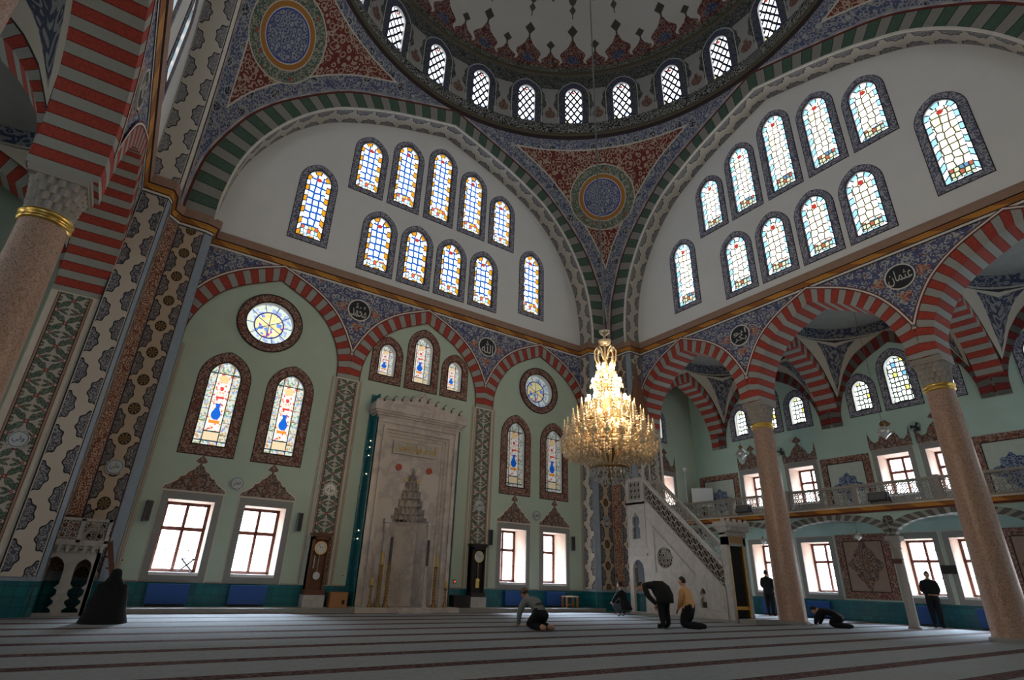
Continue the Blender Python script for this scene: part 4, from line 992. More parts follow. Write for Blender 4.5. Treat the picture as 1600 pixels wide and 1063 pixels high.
    m = MB(); low = []
    for a, b in zip(edges, edges[1:]):
        cx, hw = (a+b)/2, (b-a)/2-.0; ci = [(cx+x*(hw-.12), z) for x, z in hi]; co = [(cx+x*hw, z) for x, z in ho]; U = [q*hw for q in hu]
        arch_general(m, ci, co, U, lambda p, d, z: (p, d, z), 12.93, 13.2); low += co
    build(m, 'arch_voussoirs', VGREY, r)
    P = [(-10.03, 3.56)]; 
    for p in low:
        if math.dist(p, P[-1]) > .004: P.append(p)
    P.append((10.03, 3.56)); m = MB(); m.slab(P, [], 12.96, 13.17); build(m, 'spandrel', MINT2, r)
    for s in sc:
        k = sc.index(s)
        nth = ['first', 'second', 'third', 'fourth', 'fifth'][k if sg < 0 else 4-k]
        p = Matrix.Rotation(RZ[side], 3, 'Z') @ Vector((s, 13.06, 0)); q = root('gallery_column', p, RZ[side]); tag(q, 'slender grey column under the %s gallery, %s from the qibla wall' % (sw, nth), 'column', 'slender gallery columns')
        build(MB().lathe([(.15, .06), (.14, .2), (.125, 2.3)], 20), 'shaft', CAPSTONE, q); build(MB().lathe([(.19, 0), (.19, .05), (.155, .08), (.14, .08)], 20), 'base', GREYSTONE, q)
        m = MB(); m.lathe([(.125, 2.3), (.15, 2.32), (.15, 2.36), (.13, 2.38), (.16, 2.52), (.2, 2.58)], 16); m.box(-.22, .22, -.18, .18, 2.58, 2.72); build(m, 'capital', CAPSTONE, q)
        m = MB(); P = circ(0, 3.22, .16, 24); m.slab(P, [], -.14, -.1); build(m, 'medallion', DARKARAB, q)
    b = root('gallery_balustrade', (0, 0, 0), RZ[side]); tag(b, 'pierced marble balustrade along the %s gallery' % sw, 'balustrade')
    posts = [-8.84+2.53*k for k in range(8)]; posts = [x if sg < 0 else -x for x in posts]; posts.sort()
    m = MB(); m.box(-10, 10, 13.0, 13.14, 4.40, 4.48); build(m, 'handrail', CAPSTONE, b); m = MB(); m.box(-10, 10, 13.0, 13.14, 3.74, 3.82); build(m, 'bottom_rail', CAPSTONE, b)
    for s in posts: build(MB().box(-.075, .075, -.02, .15, 0, .80), 'post', CAPSTONE, b, (s, 13.0, 3.72))
    ed = [-10]+posts+[10]
    for a, c in zip(ed, ed[1:]):
        m = MB(); w2 = (c-a)/2-.08; lattice(m, -w2, w2, .0, .58, 0, .03, .29, style='scroll'); build(m, 'lattice_panel', CAPSTONE, b, ((a+c)/2, 13.045, 3.82))
# things on the right gallery and outer wall
for y, nm in ((5.53, 'nearer the minbar'), (.40, 'over the middle of the gallery')):
    r = root('monitor_speaker', (12.74, y, 3.80)); tag(r, 'black box speaker on the gallery ledge, %s' % nm, 'speaker', 'speakers on the gallery ledge')
    m = MB(); m.add([(-.16, -.3, .02), (.12, -.3, .02), (.12, .3, .02), (-.16, .3, .02), (-.06, -.3, .30), (.12, -.3, .30), (.12, .3, .30), (-.06, .3, .30)], ((0, 1, 2, 3), (4, 5, 6, 7), (0, 1, 5, 4), (1, 2, 6, 5), (2, 3, 7, 6), (3, 0, 4, 7))); build(m, 'cabinet', BLACKP, r)
    m = MB(); m.quad((-.162, -.27, .05), (-.162, .27, .05), (-.073, .27, .28), (-.073, -.27, .28)); build(m, 'grille', GREYP, r)
    for sy in (-.31, .31): build(MB().tube([(.0, sy, .14), (.13, sy, -.04)], .015, 6), 'bracket', IRON, r)
def hanging_lamp(x, y, z, top, nm):
    r = root('hanging_lamp', (x, y, z)); tag(r, 'small clear glass lamp on a long cord, %s' % nm, 'lamp', 'glass lamps of the right aisle')
    build(MB().tube([(0, 0, .46), (0, 0, top-z)], .008, 5), 'cord', WIREGREY, r)
    build(MB().lathe([(.02, .46), (.05, .42), (.1, .36), (.07, .3), (.03, .27)], 16), 'crown', BRASS, r)
    build(MB().lathe([(.08, .26), (.2, .14), (.24, .06), (.18, -.04), (.08, -.12), (.02, -.2), (.0, -.22)], 20), 'glass_bowl', CRYSTALW, r)
    for k in range(10): a = 2*pi*k/10; m = MB(); m.sphere((.23*cos(a), .23*sin(a), .0), .025, 6, 4, 0, (.7, .7, 1.6)); build(m, 'crystal_drop', CRYSTALW, r)
def m_crystal(name, col, rough, mixf):
    g = G(name); a = g.node('ShaderNodeBsdfGlossy'); a.inputs['Color'].default_value = tuple(col)+(1,); a.inputs['Roughness'].default_value = rough
    t = g.node('ShaderNodeBsdfTranslucent'); t.inputs[0].default_value = tuple(col)+(1,); d = g.node('ShaderNodeBsdfDiffuse'); d.inputs[0].default_value = tuple(x*.8 for x in col)+(1,)
    m1 = g.node('ShaderNodeMixShader'); m1.inputs[0].default_value = .5; g.t.links.new(t.outputs[0], m1.inputs[1]); g.t.links.new(d.outputs[0], m1.inputs[2])
    m2 = g.node('ShaderNodeMixShader'); m2.inputs[0].default_value = mixf; g.t.links.new(m1.outputs[0], m2.inputs[1]); g.t.links.new(a.outputs[0], m2.inputs[2])
    o = g.node('ShaderNodeOutputMaterial'); g.t.links.new(m2.outputs[0], o.inputs[0]); return g.mat
CRYSTAL = m_crystal('amber_crystal', (.92, .80, .62), .1, .35); CRYSTALW = m_crystal('clear_crystal', (.75, .75, .72), .12, .5)
hanging_lamp(13.37, 5.7, 6.27, 12.2, 'in front of the qibla bay'); hanging_lamp(13.37, 0.0, 6.15, 12.2, 'in front of the middle bay')
for y, z, nm in ((5.39, 2.72, 'nearer the minbar'), (1.71, 2.76, 'in front of the rose panel')):
    hanging_lamp(13.55, y, z, z+.8*1.0+.7, 'x'); o = bpy.data.objects['hanging_lamp.%03d' % (2 if y > 3 else 3)]; o.scale = (.5, .5, .5); o['label'] = 'tiny glass lamp hanging under the gallery arch, %s' % nm
r = root('wooden_shelf', (12.93, .37, 1.98)); tag(r, 'small brown wooden shelf on the slender gallery column', 'shelf'); build(MB().box(-.14, .0, -.2, .2, 0, .04), 'board', WOOD, r); build(MB().box(-.05, .0, -.16, .16, -.1, 0), 'bracket', WOOD, r)
def wall_fan(y, z, nm):
    r = root('wall_fan', (15.72, y, z)); tag(r, 'small black wall fan, %s' % nm, 'fan', 'wall fans of the right aisle')
    build(MB().box(-.03, .02, -.06, .06, -.08, .08), 'wall_plate', GREYP, r); build(MB().tube([(0, 0, 0), (-.2, 0, .04)], .02, 8), 'arm', GREYP, r)
    m = MB()
    for q in (.06, .11, .16, .2): m.tube([(-.28+.2*(.2-q), q*cos(2*pi*k/20), .04+q*sin(2*pi*k/20)) for k in range(21)], .004, 5)
    for k in range(16): a = 2*pi*k/16; m.tube([(-.25, .03*cos(a), .04+.03*sin(a)), (-.28, .2*cos(a), .04+.2*sin(a))], .003, 4)
    build(m, 'guard', IRON, r); m = MB()
    for k in range(3):
        a = 2*pi*k/3; vs = [(-.24, .03*cos(a+q)*1, .04+.03*sin(a+q)) for q in (-.4, .4)]+[(-.245-.03*j, .17*cos(a+q), .04+.17*sin(a+q)) for j, q in ((1, .55), (0, -.3))]; m.add(vs, ((0, 1, 2, 3),))
    m.sphere((-.22, 0, .04), .05, 10, 6); build(m, 'blades', BLACKP, r)
wall_fan(5.15, 6.62, 'between the windows of the qibla bay'); wall_fan(-.25, 6.68, 'between the windows of the middle bay')
r = root('notice_board', (15.70, -.02, 1.66)); tag(r, 'dark rectangular notice board between the lower windows of the middle bay', 'notice board'); build(MB().box(-.03, .0, -.24, .24, 0, .27), 'board', BLACKWOOD, r); build(MB().box(-.035, -.03, -.22, .22, .02, .25), 'face', BLACKP, r)
r = root('white_screen', (15.15, 9.3, 3.72), radians(-45)); tag(r, 'white folded screen standing on the gallery by the corner', 'screen'); build(MB().box(-.5, .5, -.02, .02, .9, 1.72), 'panel', WHITEWOOD, r)
for z in (.86, 1.72): build(MB().box(-.52, .52, -.025, .025, z, z+.04), 'edge_rail', SILVER, r)
for x in (-.42, .42): build(MB().tube([(x, 0, .0), (x, 0, .9)], .02, 8), 'leg', SILVER, r)
r = root('microphone_stand', (14.3, 9.55, 3.72)); tag(r, 'thin grey lamp stand on the gallery near the qibla wall', 'stand'); build(MB().tube([(0, 0, .03), (0, 0, 2.5)], .014, 8), 'pole', SILVER, r); build(MB().lathe([(.16, 0), (.16, .02), (.03, .05)], 16), 'base', SILVER, r); build(MB().lathe([(.03, 2.5), (.1, 2.55), (.14, 2.66), (.13, 2.66), (.02, 2.56)], 16), 'head', SILVER, r)
def radiator(loc, rz, w, h, label, grp):
    r = root('radiator_cover', loc, rz); tag(r, label, 'radiator cover', grp)
    m = MB(); m.box(-w/2, w/2, -.14, 0, .06, h); build(m, 'panel', BLUEBOX, r); m = MB(); m.box(-w/2-.01, w/2+.01, -.15, 0, h, h+.02); build(m, 'top_edge', BLUETOP, r); m = MB(); m.box(-w/2+.04, w/2-.04, -.11, -.01, 0, .06); build(m, 'plinth', BLACKP, r)
BLUETOP = plain('blue_edge', (.05, .16, .42), .5)
for x, w_, nm in ((-6.65, .98, 'nearest the pulpit'), (-4.68, .98, 'left of the left clock'), (4.52, .98, 'right of the right clock'), (6.38, .86, 'beside the wooden stool')):
    radiator((x, 9.965, .12), 0, w_, .53, 'blue radiator cover under a qibla wall window, %s' % nm, 'blue radiator covers')
for y, w_, nm in ((6.95, .42, 'below the standing man by the first window'), (4.7, .9, 'behind the praying man by the column'), (.95, .5, 'below the window of the man in silhouette'), (-.75, .5, 'behind the second column')):
    radiator((15.72, y, .0), -pi/2, w_, .6, 'blue radiator cover on the aisle wall, %s' % nm, 'blue radiator covers')
# ------------------------------------------------------------------ Arabic lettering helper
_AR = {'ا': 'ﺍﺎ', 'أ': 'ﺃﺄ', 'ب': 'ﺏﺐﺑﺒ', 'ت': 'ﺕﺖﺗﺘ', 'ج': 'ﺝﺞﺟﺠ', 'ح': 'ﺡﺢﺣﺤ', 'خ': 'ﺥﺦﺧﺨ', 'د': 'ﺩﺪ', 'ذ': 'ﺫﺬ', 'ر': 'ﺭﺮ', 'ز': 'ﺯﺰ', 'س': 'ﺱﺲﺳﺴ', 'ع': 'ﻉﻊﻋﻌ', 'ث': 'ﺙﺚﺛﺜ',
       'ك': 'ﻙﻚﻛﻜ', 'ل': 'ﻝﻞﻟﻠ', 'م': 'ﻡﻢﻣﻤ', 'ن': 'ﻥﻦﻧﻨ', 'ه': 'ﻩﻪﻫﻬ', 'و': 'ﻭﻮ', 'ي': 'ﻱﻲﻳﻴ', 'ى': 'ﻯﻰ', 'ق': 'ﻕﻖﻗﻘ', 'ف': 'ﻑﻒﻓﻔ', 'ط': 'ﻁﻂﻃﻄ', 'ص': 'ﺹﺺﺻﺼ', 'ش': 'ﺵﺶﺷﺸ', 'ة': 'ﺓﺔ'}
def shape_ar(t):
    out = []
    for wd in t.split(' '):
        o = ''
        for i, ch in enumerate(wd):
            F = _AR[ch]; prev = i > 0 and len(_AR[wd[i-1]]) == 4; nxt = i < len(wd)-1 and len(F) == 4
            o += F[3] if prev and nxt else F[2] if nxt else F[1] if prev else F[0]
        out.append(o[::-1])
    return ' '.join(out[::-1])
def lettering(name, body, mat, parent, loc, width, height, extrude=.006, rot=(pi/2, 0, 0), slant=0.):
    """flat raised letters fitted into width x height, centred on loc; local x to the right, z up"""
    c = bpy.data.curves.new(name, 'FONT'); c.body = body; c.extrude = .02; c.resolution_u = 3
    t = bpy.data.objects.new('t', c); COL.objects.link(t); bpy.context.view_layer.update()
    me = bpy.data.meshes.new_from_object(t.evaluated_get(bpy.context.evaluated_depsgraph_get())); bpy.data.objects.remove(t); me.name = name
    co = [v.co.copy() for v in me.vertices]
    x0, x1 = min(p.x for p in co), max(p.x for p in co); y0, y1 = min(p.y for p in co), max(p.y for p in co)
    for v, p in zip(me.vertices, co):
        x = ((p.x-x0)/(x1-x0)-.5)*width; z = ((p.y-y0)/(y1-y0)-.5)*height; v.co = (x+z*slant, -extrude if p.z > 0 else 0.004, z)
    me.materials.clear(); me.materials.append(mat); return put(name, me, parent, loc)
INK = plain('white_lettering', (.55, .53, .48), .6)
def roundel(side, s, z, y, body, label, r_=.43, w_=.56, h_=.56):
    R_ = Matrix.Rotation(RZ[side], 3, 'Z'); r = root('calligraphy_roundel', R_ @ Vector((s, y, z)), RZ[side]); tag(r, label, 'roundel')
    m = MB(); m.slab(circ(0, 0, r_-.03, 40), [], -.03, 0, back=False); build(m, 'disc', BLACKP, r)
    m = MB(); ringplate(m, circ(0, 0, r_, 40), circ(0, 0, r_-.04, 40), -.045, 0); build(m, 'rim', WHITELINE, r)
    for q, b in enumerate(body.split('|')):
        n = len(body.split('|')); lettering('lettering', b, INK, r, (0, -.032, (.0 if n == 1 else (.13-.26*q))), w_, h_/n*(1. if n == 1 else .95))
    # small painted red palmettes round the roundel
    m = MB()
    for a in (0, pi, -pi/2):
        d = .62 if a != -pi/2 else .66
        P = []
        for k in range(28): q = 2*pi*k/28; rr = .17*(1+.35*cos(3*q)); P.append((d*cos(a)+rr*cos(q+a), d*sin(a)+rr*sin(q+a)*.9))
        m = MB(); m.slab(P, [], -.012, 0, back=False); build(m, 'palmette', CRESTRED, r)
    return r
CRESTRED = m_arab('red_palmette_paint', (.30, .07, .055), (.42, .3, .22), 8., 14.)
roundel('qibla', -2.80, 10.02, 9.965, '\uFDF4', 'black roundel with white lettering, between left and middle blind arches of the qibla wall')
roundel('qibla', 2.80, 10.02, 9.965, '\uFDF2', 'black roundel with white lettering, between middle and right blind arches of the qibla wall')
roundel('right', -2.82, 10.02, 9.995, shape_ar('ابو')+'|'+shape_ar('بكر'), 'black roundel with white lettering on the right arcade, nearer the corner')
roundel('right', 2.82, 10.02, 9.995, shape_ar('عثمان'), 'black roundel with white lettering on the right arcade, nearer the viewer', .43, .68, .5)
roundel('left', 2.82, 10.02, 9.995, shape_ar('عمر'), 'black roundel with white lettering on the left arcade, seen edge-on')
roundel('qibla', -8.0+.02, 10.02, 9.965, shape_ar('علي'), 'black roundel half hidden by the left pier', .40) if False else None
def plaque(x, y, z, rz, body, label, r_=.19):
    r = root('calligraphy_plaque', (x, y, z), rz); tag(r, label, 'plaque', 'small silver calligraphy plaques')
    m = MB(); P = [(r_*(1+.035*cos(12*a))*cos(a), r_*(1+.035*cos(12*a))*sin(a)) for a in [2*pi*k/72 for k in range(72)]]; m.slab(P, [], -.03, 0, back=False); build(m, 'disc', SILVER, r)
    m = MB(); ringplate(m, circ(0, 0, r_*.9, 32), circ(0, 0, r_*.82, 32), -.036, 0); build(m, 'rim', GREYP, r)
    lettering('lettering', body, BLACKP, r, (0, -.03, 0), r_*1.1, r_*.85, .005); return r
plaque(-5.57, 9.97, 3.41, 0, shape_ar('حسن'), 'silver calligraphy plaque between the two left lower windows')
plaque(5.50, 9.97, 3.41, 0, shape_ar('حسين'), 'silver calligraphy plaque between the two right lower windows')
plaque(-2.83, 9.94, 3.53, 0, shape_ar('طه'), 'silver calligraphy plaque on the left green pilaster above the clock', .21)
plaque(2.79, 9.94, 3.55, 0, shape_ar('يس'), 'silver calligraphy plaque on the right green pilaster above the clock', .21)
plaque(-8.62, 9.225, 3.4, 0, shape_ar('علي'), 'silver calligraphy plaque on the rosette band of the left pier', .2)
plaque(8.60, 9.225, 3.4, 0, shape_ar('عمر'), 'silver calligraphy plaque on the rosette band of the right pier', .2)
plaque(-10.5, 8.02, 3.6, 0, shape_ar('ولي'), 'silver calligraphy plaque on the green lattice at the far left', .2)

# ------------------------------------------------------------------ mihrab
r = root('mihrab', (-.09, 10., .145)); tag(r, 'tall white marble prayer niche with carved hood, gold inscription and leafy crest', 'mihrab')
H = 5.95; hw = 1.61; yf = -.5      # front plane
def frame_step(m, a, z1, y0, y1, t): ringplate(m, rect(-a, a, 0, z1), rect(-a+t, a-t, 0, z1-t), y0, y1)
m = MB(); m.box(-hw, -hw+.03, yf, 0, 0, H); m.box(hw-.03, hw, yf, 0, 0, H); m.box(-hw, hw, yf+.05, 0, H-.03, H)
frame_step(m, hw, H, yf, yf+.12, .16); frame_step(m, hw-.16, H-.16, yf+.05, yf+.12, .1); frame_step(m, hw-.26, H-.26, yf+.0, yf+.14, .12); frame_step(m, hw-.38, H-.38, yf+.10, yf+.16, .10); frame_step(m, hw-.48, H-.48, yf+.16, yf+.2, .10)
build(m, 'stepped_frame', MARBLEP, r)
m = MB()   # inner face with the niche cut out
a = hw-.5; yb = yf+.2; hood = [(.66, 2.65), (.66, 2.75), (.55, 2.75), (.55, 3.0), (.45, 3.0), (.45, 3.3), (.36, 3.3), (.36, 3.6), (.27, 3.6), (.27, 3.88), (.18, 3.88), (.18, 4.12), (.09, 4.12), (0, 4.42)]
niche = [(-.66, .02), (.66, .02)]+hood+[(-x, z) for x, z in hood[-2::-1]]
m.slab(rect(-a, a, 0, H-.5), [niche], yb, yb+.06, back=False); build(m, 'inner_panel', MARBLEP, r)
m = MB(); pts = [(-.66, yb), (-.52, .12), (-.2, .32), (.2, .32), (.52, .12), (.66, yb)]
for p, q in zip(pts, pts[1:]): m.quad((p[0], p[1], .0), (q[0], q[1], 0), (q[0], q[1], 2.7), (p[0], p[1], 2.7))
m.add([(p[0], p[1], 0.0) for p in pts], ((0, 1, 2, 3, 4, 5),)); build(m, 'niche_wall', MARBLEP, r); build(MB().box(-.56, .56, .34, .88, .02, 3.8), 'leak_block', GREYSTONE, r)  # unseen box added in the wall to block daylight behind the niche
m = MB(); tiers = 7     # muqarnas hood: shrinking tiers of small prisms
for t in range(tiers):
    z0 = 2.62+t*.255; z1 = z0+.255; f = 1-t/tiers; W = .66*f+.02; n = max(2, 6-t//2)
    dep = lambda f_: [(x*f_/1., yb+(y-yb)*f_) for x, y in pts]
    A = dep(f); B = dep(1-(t+1)/tiers)
    m.strip([(x, y, z0) for x, y in A], [(x, y, z1-.03) for x, y in A]); m.strip([(x, y, z1-.03) for x, y in A], [(x, y, z1) for x, y in B])
    for (x0, y0), (x1, y1) in zip(A, A[1:]):
        k = max(1, int(math.dist((x0, y0), (x1, y1))/.15))
        for j in range(k):
            u = (j+.5)/k; cx, cy = x0+(x1-x0)*u, y0+(y1-y0)*u; s_ = .045
            m.add([(cx-s_, cy-.01, z0+.1), (cx+s_, cy-.01, z0+.1), (cx+s_, cy-.07, z1), (cx-s_, cy-.07, z1), (cx, cy-.03, z0-.02)], ((0, 1, 2, 3), (0, 4, 1), (0, 3, 4), (1, 4, 2)))
build(m, 'muqarnas_hood', MARBLEM, r) if 'MARBLEM' in globals() else build(m, 'muqarnas_hood', MARBLEP, r)
for sx in (-1, 1):
    m = MB(); x = sx*.78; m.lathe([(.09, .1), (.09, .2), (.065, .26), (.055, 1.2), (.065, 2.2), (.1, 2.32), (.11, 2.45), (.07, 2.5)], 16, (x, yb-.04, 0)); m.box(x-.11, x+.11, yb-.14, yb+.02, 0, .1); m.box(x-.12, x+.12, yb-.15, yb+.02, 2.5, 2.62); build(m, 'colonette', MARBLEP, r)
m = MB(); m.slab(rect(-.87, .88, 4.80, 5.26), [], yb-.04, yb, back=False); build(m, 'inscription_panel', MARBLE, r)
lettering('gold_inscription', shape_ar('كلما دخل عليها زكريا المحراب'), GOLDP if 'GOLDP' in globals() else GOLD, r, (0, yb-.045, 5.03), 1.6, .36, .014)
m = MB(); ringplate(m, rect(-.87, .88, 4.80, 5.26), rect(-.84, .85, 4.83, 5.23), yb-.055, yb); build(m, 'inscription_border', MARBLEP, r)
for sx in (-.57, .59): m = MB(); m.slab(circ(sx, 4.35, .115, 24), [], yb-.035, yb, back=False); build(m, 'red_boss', plain('terracotta', (.36, .075, .035), .6), r)
for sx in (-.26, .27): m = MB(); m.slab(circ(sx, 3.95, .05, 12), [], yb-.03, yb, back=False); build(m, 'gold_boss', GOLD, r)
m = MB()
for i, (o_, z0, z1) in enumerate(((.02, H-.03, H+.06), (.08, H+.06, H+.13), (.15, H+.13, H+.2), (.2, H+.2, H+.46))): m.box(-hw-o_, hw+o_, yf-o_, 0, z0, z1)
m.box(-hw-.16, hw+.16, yf-.14, 0, H+.46, H+.52); build(m, 'cornice', MARBLEP, r)
half = [(hw+.12, H+.5), (hw+.12, H+.6), (hw-.1, H+.66), (hw-.3, H+.62), (hw-.5, H+.72), (hw-.75, H+.68), (hw-.9, H+.8), (.5, H+.78), (.36, H+.92), (.2, H+.92), (.12, H+1.08), (0, H+1.18)]
m = MB(); m.slab(half+[(-x, z) for x, z in half[-2::-1]], [], yf-.05, yf+.06); build(m, 'crest', MARBLEP, r)
for i in range(10):
    x = -hw+.12+i*(2*hw-.24)/9; z = H+.62+(.28*(1-abs(x)/hw)); m = MB()
    m.tube([(x, yf-.07, z-.02), (x+.05, yf-.12, z+.08), (x+.13, yf-.13, z+.09)], [.02, .015, .008], 6); m.sphere((x, yf-.09, z-.06), .045, 8, 6, 0, (1, .7, 1)); build(m, 'leaf_ornament', DARKLEAF if 'DARKLEAF' in globals() else plain('bronze_leaf', (.10, .09, .07), .5), r)
m = MB(); m.box(-hw-.04, -hw, yf+.02, 0, -.02, 6.75); m.box(-hw-.16, -hw-.0, -.06, 0, -.02, 6.8); m.box(hw, hw+.04, yf+.02, 0, -.02, H); build(m, 'teal_tile_return', TILE, r)
LAMPS = G('small_lamp_glow').emit((1., .8, .5), 2.5); m = MB()
for z in (5.12, 4.9, 4.62, 4.0, 2.2, 1.95): m.sphere((-hw-.05, yf+.3, z), .022, 6, 4)
build(m, 'tiny_lamps', LAMPS, r)

# candlesticks in front of the mihrab
def candlestick(x, y, z, h, twist, label, waxh=.35, col=BRASS, wax=CANDLEWAX, wr=.035):
    r = root('candlestick', (x, y, z)); tag(r, label, 'candlestick', 'candlesticks before the mihrab'); s = h/2.
    build(MB().lathe([(.105*min(1, s+.3), 0), (.105*min(1, s+.3), .03), (.08*min(1, s+.3), .07), (.05, .12), (.04, .16)], 18), 'foot', col, r)
    m = MB(); hz = h-waxh
    if twist:
        n = int(hz/.1); pr = [(.04, .14)]
        for i in range(n): z0 = .15+(hz-.2)*i/n; z1 = .15+(hz-.2)*(i+1)/n; pr += [(.036, z0), (.07, (z0+z1)/2), (.036, z1)]
        m.lathe(pr+[(.03, hz-.04)], 12)
    else: m.lathe([(.035, .14), (.025, hz*.4), (.04, hz*.5), (.025, hz*.6), (.03, hz-.04)], 12)
    build(m, 'stem', col, r); build(MB().lathe([(.02, hz-.06), (.065, hz-.03), (.07, hz), (.045, hz+.01)], 14), 'drip_pan', col, r); build(MB().lathe([(wr, hz), (wr, h), (.006, h+.01), (.004, h+.04)], 12), 'candle', wax, r)
DARKWAX = plain('dark_candle', (.05, .05, .055), .5)
candlestick(-1.33, 9.16, .145, .80, False, 'small brass candlestick with an orange candle, left end of the mihrab', .2)
candlestick(-1.09, 9.14, .145, 1.55, True, 'tall twisted brass candlestick left of the niche')
candlestick(-.84, 9.14, .145, 2.02, True, 'tallest dark candle left of the niche', .75, BRASS, DARKWAX, .045)
candlestick(.46, 9.14, .145, 2.0, False, 'tallest dark candle on a pale stand right of the niche', .8, MARBLEP, DARKWAX, .045)
candlestick(.80, 9.14, .145, 1.55, True, 'tall twisted brass candlestick right of the niche')
candlestick(1.22, 9.16, .145, .76, False, 'small brass candlestick with an orange candle, right end of the mihrab', .2)

# longcase clocks
def clock(x, nm, body, glass):
    r = root('longcase_clock', (x, 9.72, .12)); tag(r, '%s longcase clock on a marble plinth, %s of the mihrab' % ('honey-brown' if nm == 'left' else 'dark', nm), 'clock')
    build(MB().box(-.31, .31, -.2, .23, 0, .33), 'plinth', MARBLE, r)
    m = MB(); m.box(-.29, .29, -.15, .2, .33, .47); m.box(-.26, .26, -.02, .2, .47, 1.95); m.box(-.26, -.2, -.12, .2, .47, 1.95); m.box(.2, .26, -.12, .2, .47, 1.95); m.box(-.26, .26, -.12, .2, 1.87, 1.95); m.box(-.29, .29, -.16, .2, 1.95, 2.0); m.box(-.31, .31, -.18, .2, 2.0, 2.06); build(m, 'case', body, r)
    build(MB().slab(circ(0, 1.63, .17, 32), [], -.10, -.02, back=False), 'dial', SILVER, r)
    m = MB(); ringplate(m, circ(0, 1.63, .19, 32), circ(0, 1.63, .165, 32), -.115, -.02); build(m, 'dial_rim', GOLD, r)
    m = MB()
    for k in range(12): a = 2*pi*k/12; m.box(-.006+.14*cos(a), .006+.14*cos(a), -.104, -.1, 1.63+.14*sin(a)-.012, 1.63+.14*sin(a)+.012)
    build(m, 'hour_marks', BLACKP, r)
    for L, a, w_ in ((.12, 2.2, .008), (.085, .4, .01)):
        m = MB(); m.tube([(0, -.108, 1.63), (L*cos(a), -.108, 1.63+L*sin(a))], w_*.6, 6); build(m, 'hand', BLACKP, r)
    m = MB(); m.tube([(0, -.06, 1.42), (0, -.06, .92)], .007, 6); m.slab(circ(0, .85, .105 if nm == 'left' else .075, 24), [], -.08, -.05); build(m, 'pendulum', SILVER if nm == 'left' else GOLD, r)
    if nm == 'left': build(MB().tube([(-.13, -.06, 1.42), (-.13, -.06, 1.05)], .02, 10), 'weight', SILVER, r)
    else: build(MB().box(-.08, .06, -.08, -.03, .62, .8), 'weight', GOLD, r)
clock(-2.91, 'left', WOOD, None); clock(2.72, 'right', BLACKWOOD, None)
def chest(x, w_, h_, d, mat, label, name):
    r = root(name, (x, 9.62, .12)); tag(r, label, 'box'); m = MB(); m.box(-w_/2, w_/2, -d/2, d/2, 0, h_-.03); build(m, 'body', mat, r); build(MB().box(-w_/2-.015, w_/2+.015, -d/2-.015, d/2+.015, h_-.03, h_), 'lid', mat, r); build(MB().box(w_*.2, w_*.34, -d/2-.02, -d/2, .1, .2), 'latch_plate', BLACKP, r)
chest(-2.19, .52, .42, .36, WOODMID, 'small reddish wooden box beside the left clock', 'wooden_box'); chest(2.02, .62, .38, .36, BLACKWOOD, 'dark low box beside the right clock', 'dark_box')
# column speakers
for x, z, rz, nm in ((-7.62, 2.45, .35, 'left of the far left window'), (-3.62, 2.46, .2, 'just left of the left pilaster'), (3.33, 2.45, -.2, 'just right of the right pilaster'), (7.32, 2.46, -.35, 'right of the rightmost window')):
    r = root('column_speaker', (x, 9.9, z), rz); tag(r, 'narrow dark column speaker on the qibla wall, %s' % nm, 'speaker', 'column speakers'); build(MB().box(-.075, .075, -.08, .03, -.27, .27), 'cabinet', GREYP, r); build(MB().box(-.06, .06, -.085, -.08, -.25, .25), 'grille', IRON, r); build(MB().tube([(0, .03, 0), (-.0, .1, 0)], .02, 6), 'bracket', IRON, r)
# stool, folding stool, exit lamp, switches
r = root('wooden_stool', (6.87, 9.6, .12)); tag(r, 'small wooden stool with a pale seat by the right radiator', 'stool'); build(MB().box(-.3, .3, -.17, .17, .37, .41), 'seat', plain('pale_wood', (.55, .42, .28), .5), r)
for sx in (-.26, .26):
    for sy in (-.13, .13): build(MB().box(sx-.03, sx+.03, sy-.03, sy+.03, 0, .37), 'leg', WOODMID, r)
build(MB().box(-.24, .24, -.015, .015, .08, .13), 'stretcher', WOODMID, r)
r = root('folding_stool', (-6.32, 10.42, .95)); tag(r, 'small folding stool standing on the far left window sill', 'stool')
for sy in (-.09, .09):
    build(MB().tube([(-.19, sy, .0), (.17, sy, .36)], .02, 6), 'leg', IRON, r); build(MB().tube([(.19, sy, .0), (-.17, sy, .36)], .02, 6), 'leg', IRON, r)
build(MB().box(-.17, .17, -.1, .1, .335, .36), 'seat', GREYP, r)
r = root('signal_lamp', (1.985, 9.99, .92)); tag(r, 'small red signal lamp on the wall right of the mihrab', 'lamp'); build(MB().box(-.05, .05, -.03, 0, -.06, .06), 'housing', GREYP, r); build(MB().lathe([(.03, 0), (.025, .02), (0, .035)], 12), 'lens', G('red_lamp').emit((1., .1, .04), 1.2), r, (0, -.03, 0)).rotation_euler = (pi/2, 0, 0)
for x, z, nm in ((-7.85, 1.2, 'at the left pier'), (7.85, 1.1, 'at the right pier'), (-2.0, 1.0, 'left of the mihrab')):
    r = root('wall_socket', (x, 9.995, z)); tag(r, 'small pale wall socket low on the qibla wall, %s' % nm, 'socket'); build(MB().box(-.045, .045, -.02, 0, -.045, .045), 'plate', CREAM, r); build(MB().slab(circ(0, 0, .025, 14), [], -.026, -.02, back=False), 'socket_face', GREYP, r)

# ------------------------------------------------------------------ minbar
r = root('minbar', (8.45, 3.5, 0)); tag(r, 'tall white marble minbar with pierced stair rail and a brown conical spire', 'minbar')
MX0, MX1 = 0., 1.05     # local x: near face and far face;  local y: 0 at the door, 4.35 at the tower's far side
Y0, YT0, YT1 = .0, 3.42, 4.42
def stair_z(y): return 1.0+(y-.3)*.965
